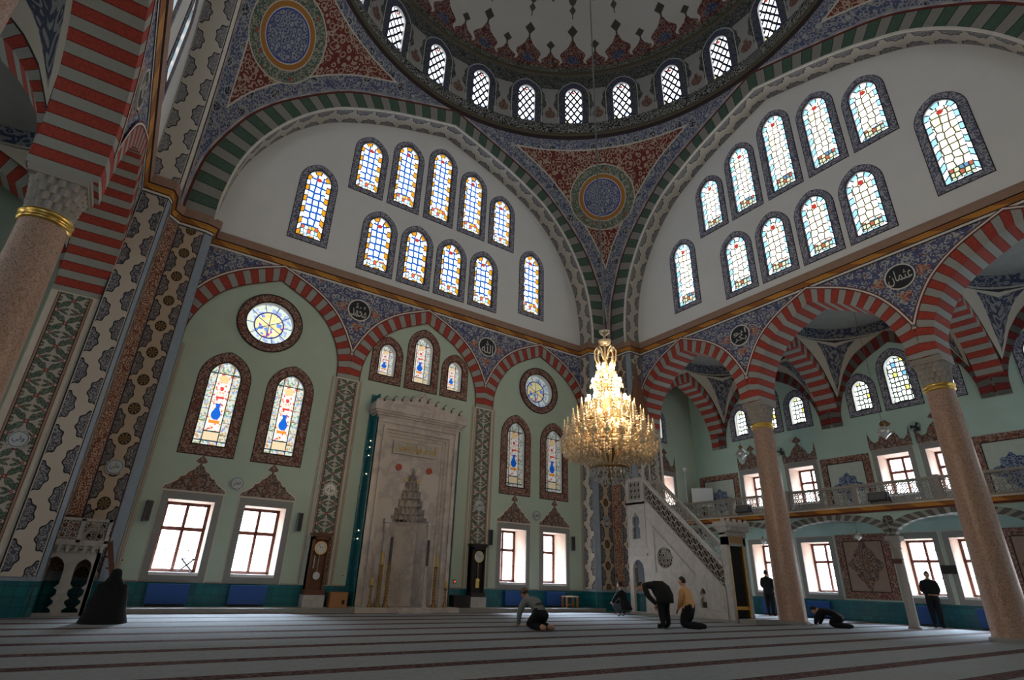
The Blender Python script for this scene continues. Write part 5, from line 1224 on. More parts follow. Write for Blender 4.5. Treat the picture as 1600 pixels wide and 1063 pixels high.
# side walls
for x, nm in ((MX0, 'side_panel'), (MX1-.1, 'side_panel')):
    near = x == MX0
    out = [(.18, .08), (YT0, .08), (YT0, 4.01), (.28, .98), (.18, .98)]
    hole1 = [(.98, .37), (1.22, .37), (1.22, .6), (1.16, .68), (1.22, .78), (1.18, .9), (1.1, .98), (1.02, .9), (.98, .78), (1.04, .68), (.98, .6)]
    hole2 = circ(2.62, 1.93, .36, 32)
    m = MB(); m.slab(out, [hole1, hole2], x, x+.1, lambda a, y, z: (y, a, z)); build(m, nm, MARBLE, r)
    if near:
        m = MB(); lattice(m, 2.26, 2.98, 1.57, 2.29, x+.03, x+.06, .18, lambda a, y, z: (y, a, z), clip=lambda a, b: math.hypot(a-2.62, b-1.93) < .34); build(m, 'round_lattice', MARBLE, r)
        m = MB(); T = [(1.3, 1.36), (3.12, 1.36), (3.12, 3.05)]; T2 = [(1.55, 1.45), (3.03, 1.45), (3.03, 2.82)]; T3 = [(1.45, 1.42), (3.06, 1.42), (3.06, 2.9)]
        ringplate(m, T, T3, x-.03, x, 0, lambda a, y, z: (y, a, z)); ringplate(m, T3, T2, x-.012, x, 0, lambda a, y, z: (y, a, z))
        ringplate(m, rect(.3, 3.3, .3, 1.2), rect(.34, 3.26, .34, 1.16), x-.012, x, 0, lambda a, y, z: (y, a, z)); build(m, 'raised_moulding', MARBLE, r)
    # stair rail: frame and tracery, sheared along the slope
    sh = lambda a, y, z: (y, a, z+stair_z(a))
    m = MB(); b = MB()
    for z0, z1, t in ((-.02, .08, .02), (.72, .84, .03)): m.add([sh(a, yy, zz) for a in (.2, YT0) for yy in (x-t, x+.1+t) for zz in (z0, z1)], ((0, 1, 3, 2), (4, 6, 7, 5), (0, 4, 5, 1), (2, 3, 7, 6), (0, 2, 6, 4), (1, 5, 7, 3)))
    build(m, 'stair_rail', MARBLE, r)
    m = MB(); lattice(m, .22, YT0-.02, .08, .72, x+.03, x+.06, .215, sh, style='hex'); build(m, 'rail_lattice', MARBLE, r)
STAIRSHADE = plain('painted_stair_shade', (.055, .04, .03), .8)  # dark brown that stands in for shade behind the pierced tracery
m = MB(); m.slab([(.3, .1), (YT0, .1), (YT0, 3.75), (.45, .95)], [], .12, MX1-.12, lambda a, y, z: (y, a, z)); build(m, 'stair_shade_core', STAIRSHADE, r)  # dark block added inside so the round lattice holes look shaded
m = MB(); m.add([(.085, a, stair_z(a)+z) for a in (.25, YT0) for z in (.06, .74)], ((0, 1, 3, 2),)); m.add([(.10, a, stair_z(a)+z) for a in (.25, YT0) for z in (.06, .74)], ((0, 1, 3, 2),)); build(m, 'rail_shade_sheet', STAIRSHADE, r)  # dark sheet added behind the rail holes in place of shade
build(MB().box(.09, .11, 3.58, 4.28, 4.04, 4.82), 'tower_shade_sheet', STAIRSHADE, r)  # added dark sheet, shade for the tower lattice holes
m = MB()
for i in range(14): y = .25+i*.235; z = .12+i*.225; m.box(MX0+.1, MX1-.1, y, y+.25, max(0, z-.25), z)
build(m, 'steps', MARBLE, r)
# portal
m = MB()
for x in (MX0, MX1-.14): m.box(x, x+.14, -.02, .2, .08, 2.62); m.box(x-.02, x+.16, -.04, .22, 2.55, 2.68)
m.box(MX0, MX1, -.02, .2, 2.3, 2.62); build(m, 'portal_frame', MARBLE, r)
m = MB()
for o_, z0, z1 in ((.02, 2.62, 2.72), (.05, 2.72, 2.8), (.09, 2.8, 2.88), (.13, 2.88, 3.02)): m.box(MX0-o_, MX1+o_, -.04-o_, .2+o_, z0, z1)
for k in range(14): x = MX0-.04+k*(1.13/13); m.box(x-.03, x+.03, -.16, -.08, 2.74, 2.84)
for k in range(5): x = MX0-.1+k*(1.25/4); m.add([(x-.07, -.1, 3.02), (x+.07, -.1, 3.02), (x, -.1, 3.14), (x-.07, .0, 3.02), (x+.07, .0, 3.02), (x, .0, 3.14)], ((0, 1, 2), (5, 4, 3), (0, 3, 4, 1), (1, 4, 5, 2), (2, 5, 3, 0)))
build(m, 'portal_cornice', MARBLE, r)
build(MB().box(MX0+.18, MX1-.18, -.035, -.02, 2.36, 2.58), 'gold_plate', plain('dull_gold', (.34, .2, .09), .5, .3), r)
build(MB().box(MX0+.14, MX1-.14, .08, .11, .1, 2.28), 'door_curtain', plain('black_cloth', (.012, .012, .014), .8), r)
m = MB(); m.box(MX0+.14, MX0+.2, -.0, .08, .1, 2.28); m.box(MX1-.2, MX1-.14, .0, .08, .1, 2.28); m.box(MX0+.14, MX1-.14, .04, .08, .36, .46); build(m, 'gilt_door_edge', GOLD, r)
build(MB().box(MX0-.04, MX1+.1, -.12, 4.46, 0, .08), 'plinth', GREYSTONE, r); build(MB().box(MX0+.05, MX1+.15, -.7, -.12, 0, .13), 'entrance_step', GREYSTONE, r)
# tower
for x in (MX0, MX1-.1):
    arch = arch_outline(.56, 1.78, .1, 3.94, 8, .15); slot = [(3.74, 2.62), (4.14, 2.62), (4.14, 3.0), (4.06, 3.08), (4.14, 3.2), (4.1, 3.42), (4.0, 3.5), (3.96, 3.62), (3.92, 3.62), (3.88, 3.5), (3.78, 3.42), (3.74, 3.2), (3.82, 3.08), (3.74, 3.0)]
    grid = rect(3.62, 4.24, 4.08, 4.78)
    m = MB(); m.slab(rect(YT0, YT1, .08, 4.93), [arch, slot, grid], x, x+.1, lambda a, y, z: (y, a, z)); build(m, 'tower_wall', MARBLE, r)
    if x == MX0:
        m = MB(); lattice(m, 3.62, 4.24, 4.08, 4.78, x+.03, x+.06, .23, lambda a, y, z: (y, a, z), style='scroll'); build(m, 'tower_lattice', MARBLE, r)
        m = MB()
        ringplate(m, rect(YT0+.02, YT1-.02, 3.98, 4.9), rect(YT0+.07, YT1-.07, 4.02, 4.86), x-.02, x, 0, lambda a, y, z: (y, a, z)); ringplate(m, rect(YT0+.02, YT1-.02, 2.3, 3.9), rect(YT0+.06, YT1-.06, 2.34, 3.86), x-.015, x, 0, lambda a, y, z: (y, a, z)); m.box(x-.04, x, YT0, YT1, 2.02, 2.1); build(m, 'tower_moulding', MARBLE, r)
build(MB().box(MX0, MX1, YT0, YT1, 3.9, 4.0), 'tower_platform', MARBLE, r)
for x in (MX0+.07, MX1-.07):
    for y in (YT0+.07, YT1-.07):
        m = MB(); m.lathe([(.06, 4.93), (.045, 5.05), (.04, 6.3), (.07, 6.4)], 12, (x, y, 0)); build(m, 'canopy_post', MARBLE, r)
m = MB(); m.box(MX0-.02, MX1+.02, YT0-.02, YT1+.02, 6.4, 6.72); m.box(MX0-.08, MX1+.08, YT0-.08, YT1+.08, 6.72, 6.8); build(m, 'canopy', MARBLE, r)
cx, cy = (MX0+MX1)/2, (YT0+YT1)/2
m = MB(); m.lathe([(.56, 6.8), (.53, 7.15), (.52, 7.2), (.05, 9.62), (.0, 9.65)], 8, (cx, cy, 0), smooth=False); build(m, 'spire', WOODSP if 'WOODSP' in globals() else plain('brown_lead', (.17, .075, .04), .5, sc=8), r)
m = MB(); m.lathe([(.03, 9.6), (.09, 9.72), (.03, 9.82), (.02, 9.86), (.065, 9.94), (.02, 10.02), (.012, 10.1), (.04, 10.16), (.0, 10.25)], 12, (cx, cy, 0)); build(m, 'finial', BRASS, r)

# ------------------------------------------------------------------ preacher's pulpit at the left pier
r = root('marble_pulpit', (-9.48, 8.45, 0)); tag(r, 'small marble preaching pulpit with pierced parapet on two arches at the left pier', 'pulpit')
m = MB()
def two(m, W, D, T, x0):   # arched support wall
    pass
A1 = arch_outline(.42, 1.16, .06, .34, 7, .2); A2 = arch_outline(.3, 1.12, .06, .90, 7, .2)
def balus(P, cx, w_):   # scalloped lower jambs
    return P
m.slab(rect(0, 1.16, 0, 1.40), [A1, A2], 0, .1); m.slab(rect(0, .8, 0, 1.40), [], 0, .08, lambda a, y, z: (y, a, z)); m.slab(rect(0, .8, 0, 1.40), [], 1.08, 1.16, lambda a, y, z: (y, a, z)); build(m, 'arched_base', MARBLE, r)
for cx, w_ in ((.34, .21), (.90, .15)):
    for sx in (-1, 1):
        for z0 in (.12, .3, .52): m = MB(); m.add([(cx+sx*w_, .0, z0), (cx+sx*(w_-.07), .0, z0+.05), (cx+sx*w_, .0, z0+.13), (cx+sx*w_, .1, z0), (cx+sx*(w_-.07), .1, z0+.05), (cx+sx*w_, .1, z0+.13)], ((0, 1, 2), (3, 5, 4), (0, 3, 4, 1), (1, 4, 5, 2))); build(m, 'jamb_scallop', MARBLE, r)
m = MB(); m.box(-.03, 1.19, -.05, .82, 1.40, 1.46); m.box(-.06, 1.22, -.1, .82, 1.46, 1.52)
for k in range(8): x = .02+k*.16; m.box(x-.03, x+.03, -.09, -.02, 1.32, 1.46)
build(m, 'bracket_floor', MARBLE, r)
m = MB()
for a, b in ((-.04, .02), (.60, .68), (1.14, 1.2)): m.box(a, b, -.08, -.0, 1.52, 2.04)
m.box(-.04, 1.2, -.08, 0., 2.0, 2.06); m.box(-.04, 1.2, -.08, 0, 1.52, 1.58); m.box(-.04, .04, -.08, .8, 2.0, 2.06); m.box(1.12, 1.2, -.08, .8, 2.0, 2.06); build(m, 'parapet_frame', MARBLE, r)
for a, b in ((.02, .60), (.68, 1.14)): m = MB(); lattice(m, a, b, 1.58, 2.0, -.06, -.02, .2, style='scroll'); build(m, 'parapet_lattice', MARBLE, r)
m = MB(); lattice(m, .0, .78, 1.58, 2.0, 1.13, 1.18, .2, lambda a, y, z: (y, a, z), style='scroll'); build(m, 'parapet_lattice', MARBLE, r)
build(MB().box(.1, .5, .1, .6, 2.06, 2.12), 'cushion', WOODRED, r); m = MB(); m.tube([(.55, .3, 2.06), (.6, .25, 2.18), (.78, .1, 2.28)], .015, 6); m.sphere((.8, .08, 2.29), .035, 8, 6); build(m, 'microphone', BLACKP, r)
r = root('pulpit_stair', (-8.28, 8.75, 0)); tag(r, 'narrow dark wooden stair leaning beside the marble pulpit', 'stair')
for y in (-.22, .22):
    m = MB(); m.add([(0.02, y-.03, 1.5), (.1, y-.03, 1.62), (.62, y-.03, .02), (.52, y-.03, 0.), (0.02, y+.03, 1.5), (.1, y+.03, 1.62), (.62, y+.03, .02), (.52, y+.03, 0.)], ((0, 1, 2, 3), (7, 6, 5, 4), (0, 4, 5, 1), (1, 5, 6, 2), (2, 6, 7, 3), (3, 7, 4, 0))); build(m, 'stringer', WOOD, r)
for k in range(5): z = .25+k*.25; x = .54-z*.335; build(MB().box(x-.08, x+.08, -.2, .2, z-.02, z+.02), 'tread', WOOD, r)
# ------------------------------------------------------------------ chandelier under the middle of the dome
r = root('crystal_chandelier', (0, 0, 3.0)); tag(r, 'large tiered crystal chandelier with its upper bulbs lit, hanging on a long chain', 'chandelier')
BULB = G('lit_bulb').emit((1., .74, .40), 90.)
def Z(z): return z-3.0
m = MB(); m.tube([(0, 0, Z(6.35)), (0, 0, Z(33.7))], .022, 6); build(m, 'chain', WIREGREY, r)
m = MB(); m.lathe([(.02, Z(6.36)), (.13, Z(6.34)), (.09, Z(6.27)), (.03, Z(6.22)), (.02, Z(6.14)), (.15, Z(6.1)), (.11, Z(6.02)), (.03, Z(5.98))], 20); build(m, 'ceiling_dishes', CRYSTAL, r)
m = MB(); m.lathe([(.03, Z(6.0)), (.05, Z(5.6)), (.07, Z(5.2)), (.1, Z(4.7)), (.12, Z(4.2)), (.16, Z(3.8)), (.12, Z(3.4)), (.05, Z(3.0)), (.0, Z(2.9))], 16); build(m, 'stem', BRASS, r)
m = MB()
for k in range(8):
    a = 2*pi*k/8; P = [(.03, 5.62), (.1, 5.86), (.19, 5.94), (.24, 5.85), (.23, 5.66), (.2, 5.56)]; m.tube([(q*cos(a), q*sin(a), Z(z)) for q, z in P], .018, 6)
    m.sphere((.2*cos(a), .2*sin(a), Z(5.52)), .035, 6, 5, 0, (.8, .8, 1.5))
build(m, 'crown_scrolls', CRYSTAL, r)
tiers = [(24, 3.72, .95, 0), (18, 3.98, .76, 0), (14, 4.22, .58, 0), (12, 4.5, .44, 1), (8, 4.95, .29, 1), (6, 5.25, .16, 1)]
for ti, (n, z, R0, lit) in enumerate(tiers):
    arm_me = cup_me = None
    for k in range(n):
        a = 2*pi*(k+.5*(ti % 2))/n
        if arm_me is None:
            m = MB(); m.tube([(.1, 0, -.05), (R0*.4, 0, -.16), (R0*.75, 0, -.16), (R0*.95, 0, -.05), (R0, 0, .06)], [.016, .016, .014, .012, .012], 6); arm_me = m.mesh('arm', [CRYSTAL])
            m = MB(); m.lathe([(.015, .03), (.075, .08), (.085, .1), (.04, .09), (.02, .11), (.02, .15)], 12)
            for j in range(8): q = 2*pi*j/8; m.sphere((.075*cos(q), .075*sin(q), .05), .017, 5, 4, 0, (.7, .7, 1.7))
            cup_me = m.mesh('drip_cup', [CRYSTAL])
            if lit: m = MB(); m.sphere((0, 0, .19), .046, 10, 8, 0, (.8, .8, 1.6)); top_me = m.mesh('bulb', [BULB])
            else:
                m = MB(); pr = [(.012, .12)]
                for j in range(6): zz = .12+j*.058; rr = .062*(1-j/6.8); pr += [(.012, zz), (rr, zz+.02), (.012, zz+.045)]
                m.lathe(pr+[(.0, .50)], 10); top_me = m.mesh('crystal_spire', [CRYSTAL])
        o = put('arm', arm_me, r, (0, 0, Z(z)), a); put('drip_cup', cup_me, o, (R0, 0, 0)); put('bulb' if lit else 'crystal_spire', top_me, o, (R0, 0, 0))
def fringe(name, specs, mat):
    m = MB()
    for (n, R0, z, L, rr) in specs:
        for k in range(n):
            a = 2*pi*(k+random.random()*.3)/n; x, y = R0*cos(a), R0*sin(a)
            q = max(2, int(L/(rr*2.6)))
            for j in range(q): m.sphere((x, y, Z(z-L*(j+.5)/q)), rr, 5, 4, 0, (1, 1, 1.2 if j < q-1 else 1.9))
    tag(build(m, name, mat, r), None, None, None, 'stuff')
fringe('crystal_fringe', [(26, 1.0, 3.76, .20, .034), (30, .95, 3.70, .24, .030), (28, .86, 3.64, .26, .032), (26, .76, 3.60, .24, .032), (24, .66, 3.56, .22, .030), (24, .95, 3.86, .14, .03), (20, .8, 4.0, .18, .03), (40, .70, 4.1, .2, .02), (30, .55, 4.05, .22, .02), (26, .46, 4.5, .2, .02), (20, .32, 4.42, .24, .02)], CRYSTAL)
m = MB()     # bowl of strung beads from the wide tier to the lower ring
for k in range(30):
    a = 2*pi*k/30
    for j in range(12): t = j/11; q = .62*(1-t)+.26*t+.10*sin(t*pi); m.sphere((q*cos(a), q*sin(a), Z(3.66-.42*t-.06*sin(t*pi))), .031, 6, 4)
for k in range(26):
    a = 2*pi*k/26
    for j in range(14): t = j/13; q = .22*(1-t)**.7+.36*t; m.sphere((q*cos(a), q*sin(a), Z(5.1-1.0*t)), .024, 5, 4)
tag(build(m, 'bead_strings', CRYSTAL, r), None, None, None, 'stuff')
fringe('lower_fringe', [(26, .32, 3.3, .2, .022), (30, .42, 3.18, .16, .022), (22, .3, 3.06, .14, .02), (12, .16, 3.0, .13, .02)], CRYSTALW)
m = MB(); m.lathe([(.42, Z(3.18)), (.44, Z(3.2)), (.42, Z(3.22))], 32); m.lathe([(.7, Z(4.1)), (.72, Z(4.12)), (.7, Z(4.14))], 40); build(m, 'rings', BRASS, r)
m = MB(); m.lathe([(.1, Z(3.62)), (.45, Z(3.56)), (.62, Z(3.66)), (.64, Z(3.7)), (.45, Z(3.6)), (.1, Z(3.66))], 32); build(m, 'tray', CRYSTAL, r)
for lx, ly, lz, le in ((0, 0, 5.46, 260), (.34, .2, 4.8, 60), (-.34, .2, 4.8, 60), (0, -.4, 4.8, 60), (.62, -.40, 4.25, 45), (-.62, -.40, 4.25, 45), (0, .74, 4.25, 45), (-.45, -.75, 3.95, 25)):  # added lights among the bulbs; the lower ones brighten tiers without lit bulbs
    ld = bpy.data.lights.new('chandelier_fill', 'POINT'); ld.energy = le; ld.color = (1., .70, .38); ld.shadow_soft_size = .07; lo = bpy.data.objects.new('chandelier_fill', ld); COL.objects.link(lo); lo.location = (lx, ly, Z(lz)); lo.parent = r

# ------------------------------------------------------------------ people
def skin_mesh(joints, edges, rootj):
    """joints: name -> (x, y, z, radius); one continuous skinned surface"""
    names = list(joints); idx = {n: i for i, n in enumerate(names)}
    me = bpy.data.meshes.new('sk'); me.from_pydata([joints[n][:3] for n in names], [(idx[a], idx[b]) for a, b in edges], [])
    o = bpy.data.objects.new('sk', me); COL.objects.link(o); mod = o.modifiers.new('s', 'SKIN'); mod.use_smooth_shade = True; mod.branch_smoothing = .6
    for i, n in enumerate(names):
        d = me.skin_vertices[0].data[i]; rr = joints[n][3]; rr = rr if isinstance(rr, tuple) else (rr, rr); k_ = 1.40 if names[i] not in ('neck', 'skull') else 1.1; d.radius = (rr[0]*k_, rr[1]*k_); d.use_root = (n == rootj)
    sb = o.modifiers.new('u', 'SUBSURF'); sb.levels = 2; sb.render_levels = 2
    bpy.context.view_layer.update(); dg = bpy.context.evaluated_depsgraph_get(); out = bpy.data.meshes.new_from_object(o.evaluated_get(dg)); bpy.data.objects.remove(o); return out
def head_geo(m, c, yaw, pitch, mi_skin=0, mi_eye=1, sc=1.):
    """head with brow, nose, mouth, chin, eyes and ears; c = centre of the skull, faces +y before turning"""
    Rm = Matrix.Rotation(yaw, 3, 'Z') @ Matrix.Rotation(pitch, 3, 'X'); vs = []; n, k_ = 20, 16
    for i in range(k_+1):
        a = pi*i/k_
        for k in range(n):
            q = 2*pi*k/n; x, y, z = sin(a)*cos(q), sin(a)*sin(q), cos(a)
            X_, Y_, Z_ = x*.076, y*.096, z*.118
            if z < -.2: X_ *= 1-.28*(-z-.2); Y_ *= 1-.12*(-z-.2)
            f = max(0, y)
            Y_ += .024*exp(-((x/.16)**2+((z+.12)/.22)**2))*f          # nose
            Y_ -= .010*exp(-(((abs(x)-.38)/.18)**2+((z-.06)/.12)**2))*f   # eye sockets
            Y_ += .007*exp(-((x/.6)**2+((z-.24)/.09)**2))*f            # brow
            Y_ -= .006*exp(-((x/.3)**2+((z+.48)/.05)**2))*f            # mouth line
            Y_ += .012*exp(-((x/.3)**2+((z+.8)/.14)**2))*f             # chin
            vs.append(Vector((X_, Y_, Z_))*sc)
    T = lambda p: Vector(c)+Rm @ Vector(p)
    m.add([T(p) for p in vs], [(i*n+k, (i+1)*n+k, (i+1)*n+(k+1) % n, i*n+(k+1) % n) for i in range(k_) for k in range(n)], None, mi_skin, True)
    for sx in (-1, 1):
        q = MB(); q.sphere((sx*.076, -.005, -.005), .03, 8, 6, 0, (.35, .6, 1.)); m.add([T(Vector(p)*sc) for p in q.v], q.f, None, mi_skin, True)
        q = MB(); q.sphere((sx*.029, .083, .008), .011, 8, 6, 0); m.add([T(Vector(p)*sc) for p in q.v], q.f, None, mi_eye, True)
    q = MB(); q.box(-.022, .022, .086, .093, -.06, -.054); m.add([T(Vector(p)*sc) for p in q.v], q.f, None, 2)
    return T
def hand_geo(m, wrist, d, up, side, curl=.5, mi=0):
    """palm, four unequal bent fingers and a side thumb; d = pointing direction, up = back of the hand"""
    d = Vector(d).normalized(); up = Vector(up); up = (up-d*up.dot(d)).normalized(); x = d.cross(up)*side; w_ = Vector(wrist)
    pal = [(-.032, -.0, .012), (.034, .0, .012), (.040, .085, .012), (-.040, .085, .012)]
    for t in (1,):
        vs = [w_+x*a+d*b+up*h for h in (.013, -.013) for a, b, _ in pal]; m.add(vs, ((0, 1, 2, 3), (7, 6, 5, 4), (0, 4, 5, 1), (1, 5, 6, 2), (2, 6, 7, 3), (3, 7, 4, 0)), None, mi, True)
    for i, L in enumerate((.070, .080, .074, .058)):
        b = w_+x*(.031-.021*i)+d*.083; p = [b]; ang = 0
        for f in (.45, .32, .25): ang += curl*.6; p.append(p[-1]+(d*cos(ang)-up*sin(ang))*L*f)
        m.tube(p, [.0095, .009, .0085, .007], 6, mi)
    b = w_+x*.03+d*.02; p = [b, b+(x*.7+d*.6-up*.15)*.035, b+(x*.75+d*1.2-up*.3)*.05]; m.tube(p, [.0115, .010, .008], 6, mi)
def foot_geo(): pass
CLOTH = {}
def cloth(name, c): return plain(name, c, .9, sc=30, var=.25)
def person(label, loc, rz, J, head, mats, hair=None, cap=None, extra=None, hands=(), headrot=(0, 0), torso='top', group=None):
    """J: joints (x, y, z, r, region); the trunk runs pelvis-waist-chest-neck; limbs hang from it"""
    r = root('person', loc, rz); tag(r, label, 'person')
    E = [('pelvis', 'waist'), ('waist', 'chest'), ('chest', 'neck'), ('neck', 'skull')]
    for s in 'LR': E += [('chest', 'sh'+s), ('sh'+s, 'el'+s), ('el'+s, 'wr'+s), ('pelvis', 'hip'+s), ('hip'+s, 'kn'+s), ('kn'+s, 'an'+s), ('an'+s, 'toe'+s)]
    J = dict(J); nk = Vector(J['neck'][:3]); hd = Vector(head); J['skull'] = tuple(nk+(hd-nk)*.55)+(.05,)
    me = skin_mesh({k: v[:4] for k, v in J.items()}, E, 'pelvis')
    segs = []
    for a, b in E:
        reg = 'top' if a in ('waist', 'chest') or a[:2] in ('sh', 'el') or b in ('waist',) else 'leg'
        if b == 'skull' or b == 'neck' and False: reg = 'skin'
        if a[:2] == 'an': reg = 'foot'
        segs.append((Vector(J[a][:3]), Vector(J[b][:3]), reg))
    mlist = [mats['top'], mats['leg'], mats.get('skin', SKIN), mats.get('foot', mats['leg']), HAIR, LIPS]; ri = dict(top=0, leg=1, skin=2, foot=3)
    m = MB(); vs = [v.co.copy() for v in me.vertices]; base = 0
    m.add(vs, [tuple(p.vertices) for p in me.polygons], None, 0, True)
    for i, p in enumerate(me.polygons):
        best = 9; c = p.center
        for a, b, reg in segs:
            ab = b-a; t = max(0, min(1, (c-a).dot(ab)/max(ab.length_squared, 1e-9))); dd = (c-(a+ab*t)).length
            if dd < best: best = dd; k = reg; tt = t
        m.mi[i] = ri[k]
    bpy.data.meshes.remove(me)
    hm = MB(); T = head_geo(hm, head, headrot[0], headrot[1], 2, 4); k = len(m.v)
    m.add(hm.v, hm.f, None, 2, True); 
    for i, q in enumerate(hm.mi): m.mi[-len(hm.mi)+i] = (2, 4, 5)[{2: 0, 4: 1}.get(q, 2)] if q != 2 or i < 320+200 else 5
    for (side, d, up, curl) in hands:
        w_ = J['wr'+('L' if side < 0 else 'R')][:3]; hand_geo(m, w_, d, up, side, curl, 2)
    body = build(m, 'body', mlist, r)
    if hair != 'none':
        q = MB(); n, kk = 20, 9; vs = []
        for i in range(kk+1):
            a = pi*.62*i/kk
            for k in range(n):
                b = 2*pi*k/n; x, y, z = sin(a)*cos(b), sin(a)*sin(b), cos(a)
                lim = 1.0
                if y > .2 and z < .55: a2 = .62*pi*.55; f = min(1., .988/1); x, y, z = x*.93, y*.90, max(z, .50)
                vs.append(T((x*.082, y*.102-.004, z*.125+.004)))
        q.add(vs, [(i*n+k, (i+1)*n+k, (i+1)*n+(k+1) % n, i*n+(k+1) % n) for i in range(kk) for k in range(n)], None, 0, True); build(q, 'hair', hair or HAIR, r)
    if cap:
        q = MB(); prof = [(.088, .03), (.092, .05), (.090, .10), (.07, .128), (.0, .135)]; vs = []
        n = 18
        for rr, z in prof:
            for k in range(n): b = 2*pi*k/n; vs.append(T((rr*cos(b), rr*1.18*sin(b)-.004, z)))
        q.add(vs, [(i*n+k, i*n+(k+1) % n, (i+1)*n+(k+1) % n, (i+1)*n+k) for i in range(len(prof)-1) for k in range(n)], None, 0, True); build(q, 'cap', cap, r)
    if extra: extra(r, J)
    return r
LIPS = plain('lips', (.33, .12, .09), .5)
def coat_hem(mat, rings, name='coat_skirt', n=20):
    """loose skirt of a garment: rings of (cx, cy, z, rx, ry)"""
    def f(r, J):
        m = MB(); vs = []
        for cx, cy, z, rx, ry in rings:
            for k in range(n): a = 2*pi*k/n; w_ = 1+.03*sin(5*a); vs.append((cx+rx*w_*cos(a), cy+ry*w_*sin(a), z))
        m.add(vs, [(i*n+k, i*n+(k+1) % n, (i+1)*n+(k+1) % n, (i+1)*n+k) for i in range(len(rings)-1) for k in range(n)], None, 0, True); build(m, name, mat, r)
    return f
BLK = cloth('black_cloth_coat', (.010, .010, .011)); BLK2 = cloth('black_trousers', (.008, .008, .010)); GREYK = cloth('grey_knit', (.20, .195, .19)); TANK = cloth('orange_tan_knit', (.58, .31, .14)); CHAR = cloth('charcoal_trousers', (.05, .052, .06)); SOCK = cloth('pale_sock', (.25, .25, .25)); SKINF = SKIN
def standing(arms_front=False, lean=0.):
    J = dict(pelvis=(0, 0, .93, (.145, .11)), waist=(0, 0, 1.10, (.15, .11)), chest=(0, .01, 1.32, (.165, .115)), neck=(0, .0, 1.47, .062))
    for s, n in ((-1, 'L'), (1, 'R')):
        J['sh'+n] = (s*.19, 0, 1.39, .068); J['el'+n] = (s*.235, -.03 if not arms_front else .0, 1.12, .052); J['wr'+n] = (s*.25, .05, .88, .034) if not arms_front else (s*.11, .19, .98, .034)
        J['hip'+n] = (s*.095, 0, .86, .098); J['kn'+n] = (s*.10, .01, .48, .068); J['an'+n] = (s*.10, -.02, .09, .045); J['toe'+n] = (s*.11, .13, .045, .042)
    return J
# two men standing in the aisle
person('dark-clothed man standing half behind the first granite column, facing the aisle window', (14.75, 6.25, 0), radians(-80), standing(True), (0, .02, 1.61), dict(top=BLK, leg=BLK2, foot=BLK2), hands=((-1, (.6, .6, 0), (0, 0, 1), .4), (1, (-.6, .6, 0), (0, 0, 1), .4)), extra=coat_hem(BLK, [(0, 0, 1.05, .19, .15), (0, 0, .80, .22, .18), (0, 0, .78, .21, .17)]))
person('man in silhouette standing before the lower window of the middle bay', (14.95, .42, 0), radians(120), standing(True), (0, .03, 1.60), dict(top=BLK, leg=BLK2, foot=BLK2), headrot=(0, -.25), hands=((-1, (.5, .6, .1), (0, 0, 1), .4), (1, (-.5, .6, .1), (0, 0, 1), .4)), extra=coat_hem(BLK, [(0, 0, 1.05, .18, .15), (0, 0, .86, .2, .16), (0, 0, .84, .19, .15)]))
# bowing man
J = dict(pelvis=(0, -.06, .90, (.14, .12)), waist=(0, .08, .98, (.155, .13)), chest=(0, .34, 1.02, (.165, .13)), neck=(0, .50, 1.02, .065))
for s, n in ((-1, 'L'), (1, 'R')):
    J['sh'+n] = (s*.19, .42, 1.0, .07); J['el'+n] = (s*.22, .30, .76, .055); J['wr'+n] = (s*.13, .10, .55, .036); J['hip'+n] = (s*.10, -.06, .84, .10); J['kn'+n] = (s*.11, .0, .47, .07); J['an'+n] = (s*.12, -.05, .09, .046); J['toe'+n] = (s*.13, .12, .045, .042)
person('man in a black coat bowing with hands on knees beside the minbar', (4.05, 2.45, 0), radians(8), J, (0, .66, .97), dict(top=BLK, leg=BLK2, foot=BLK2), headrot=(0, -1.35), hands=((-1, (0, .12, -.25), (0, 1, .2), .7), (1, (0, .12, -.25), (0, 1, .2), .7)), extra=coat_hem(BLK, [(0, .12, 1.12, .15, .12), (0, .02, 1.0, .215, .20), (0, -.06, .80, .235, .22), (0, -.06, .62, .245, .21), (0, -.06, .6, .235, .2)]))
# kneeling man in a tan jumper (upright on his knees, feet behind him)
J = dict(pelvis=(0, -.06, .48, (.15, .12)), waist=(0, -.04, .64, (.165, .125)), chest=(0, .0, .84, (.18, .125)), neck=(0, .04, .985, .062))
for s, n in ((-1, 'L'), (1, 'R')):
    J['sh'+n] = (s*.19, .01, .91, .066); J['el'+n] = (s*.23, .04, .64, .052); J['wr'+n] = (s*.15, .16, .46, .034); J['hip'+n] = (s*.10, -.06, .43, .105); J['kn'+n] = (s*.13, .08, .09, .085); J['an'+n] = (s*.12, -.34, .07, .05); J['toe'+n] = (s*.12, -.46, .06, .042)
person('man in an orange tan jumper and dark trousers kneeling beside the minbar', (4.88, 2.38, 0), radians(14), J, (0, .07, 1.125), dict(top=TANK, leg=BLK2, foot=BLK2), headrot=(.1, -.15), hands=((-1, (.1, .5, -.6), (0, 1, .3), .6), (1, (-.1, .5, -.6), (0, 1, .3), .6)))
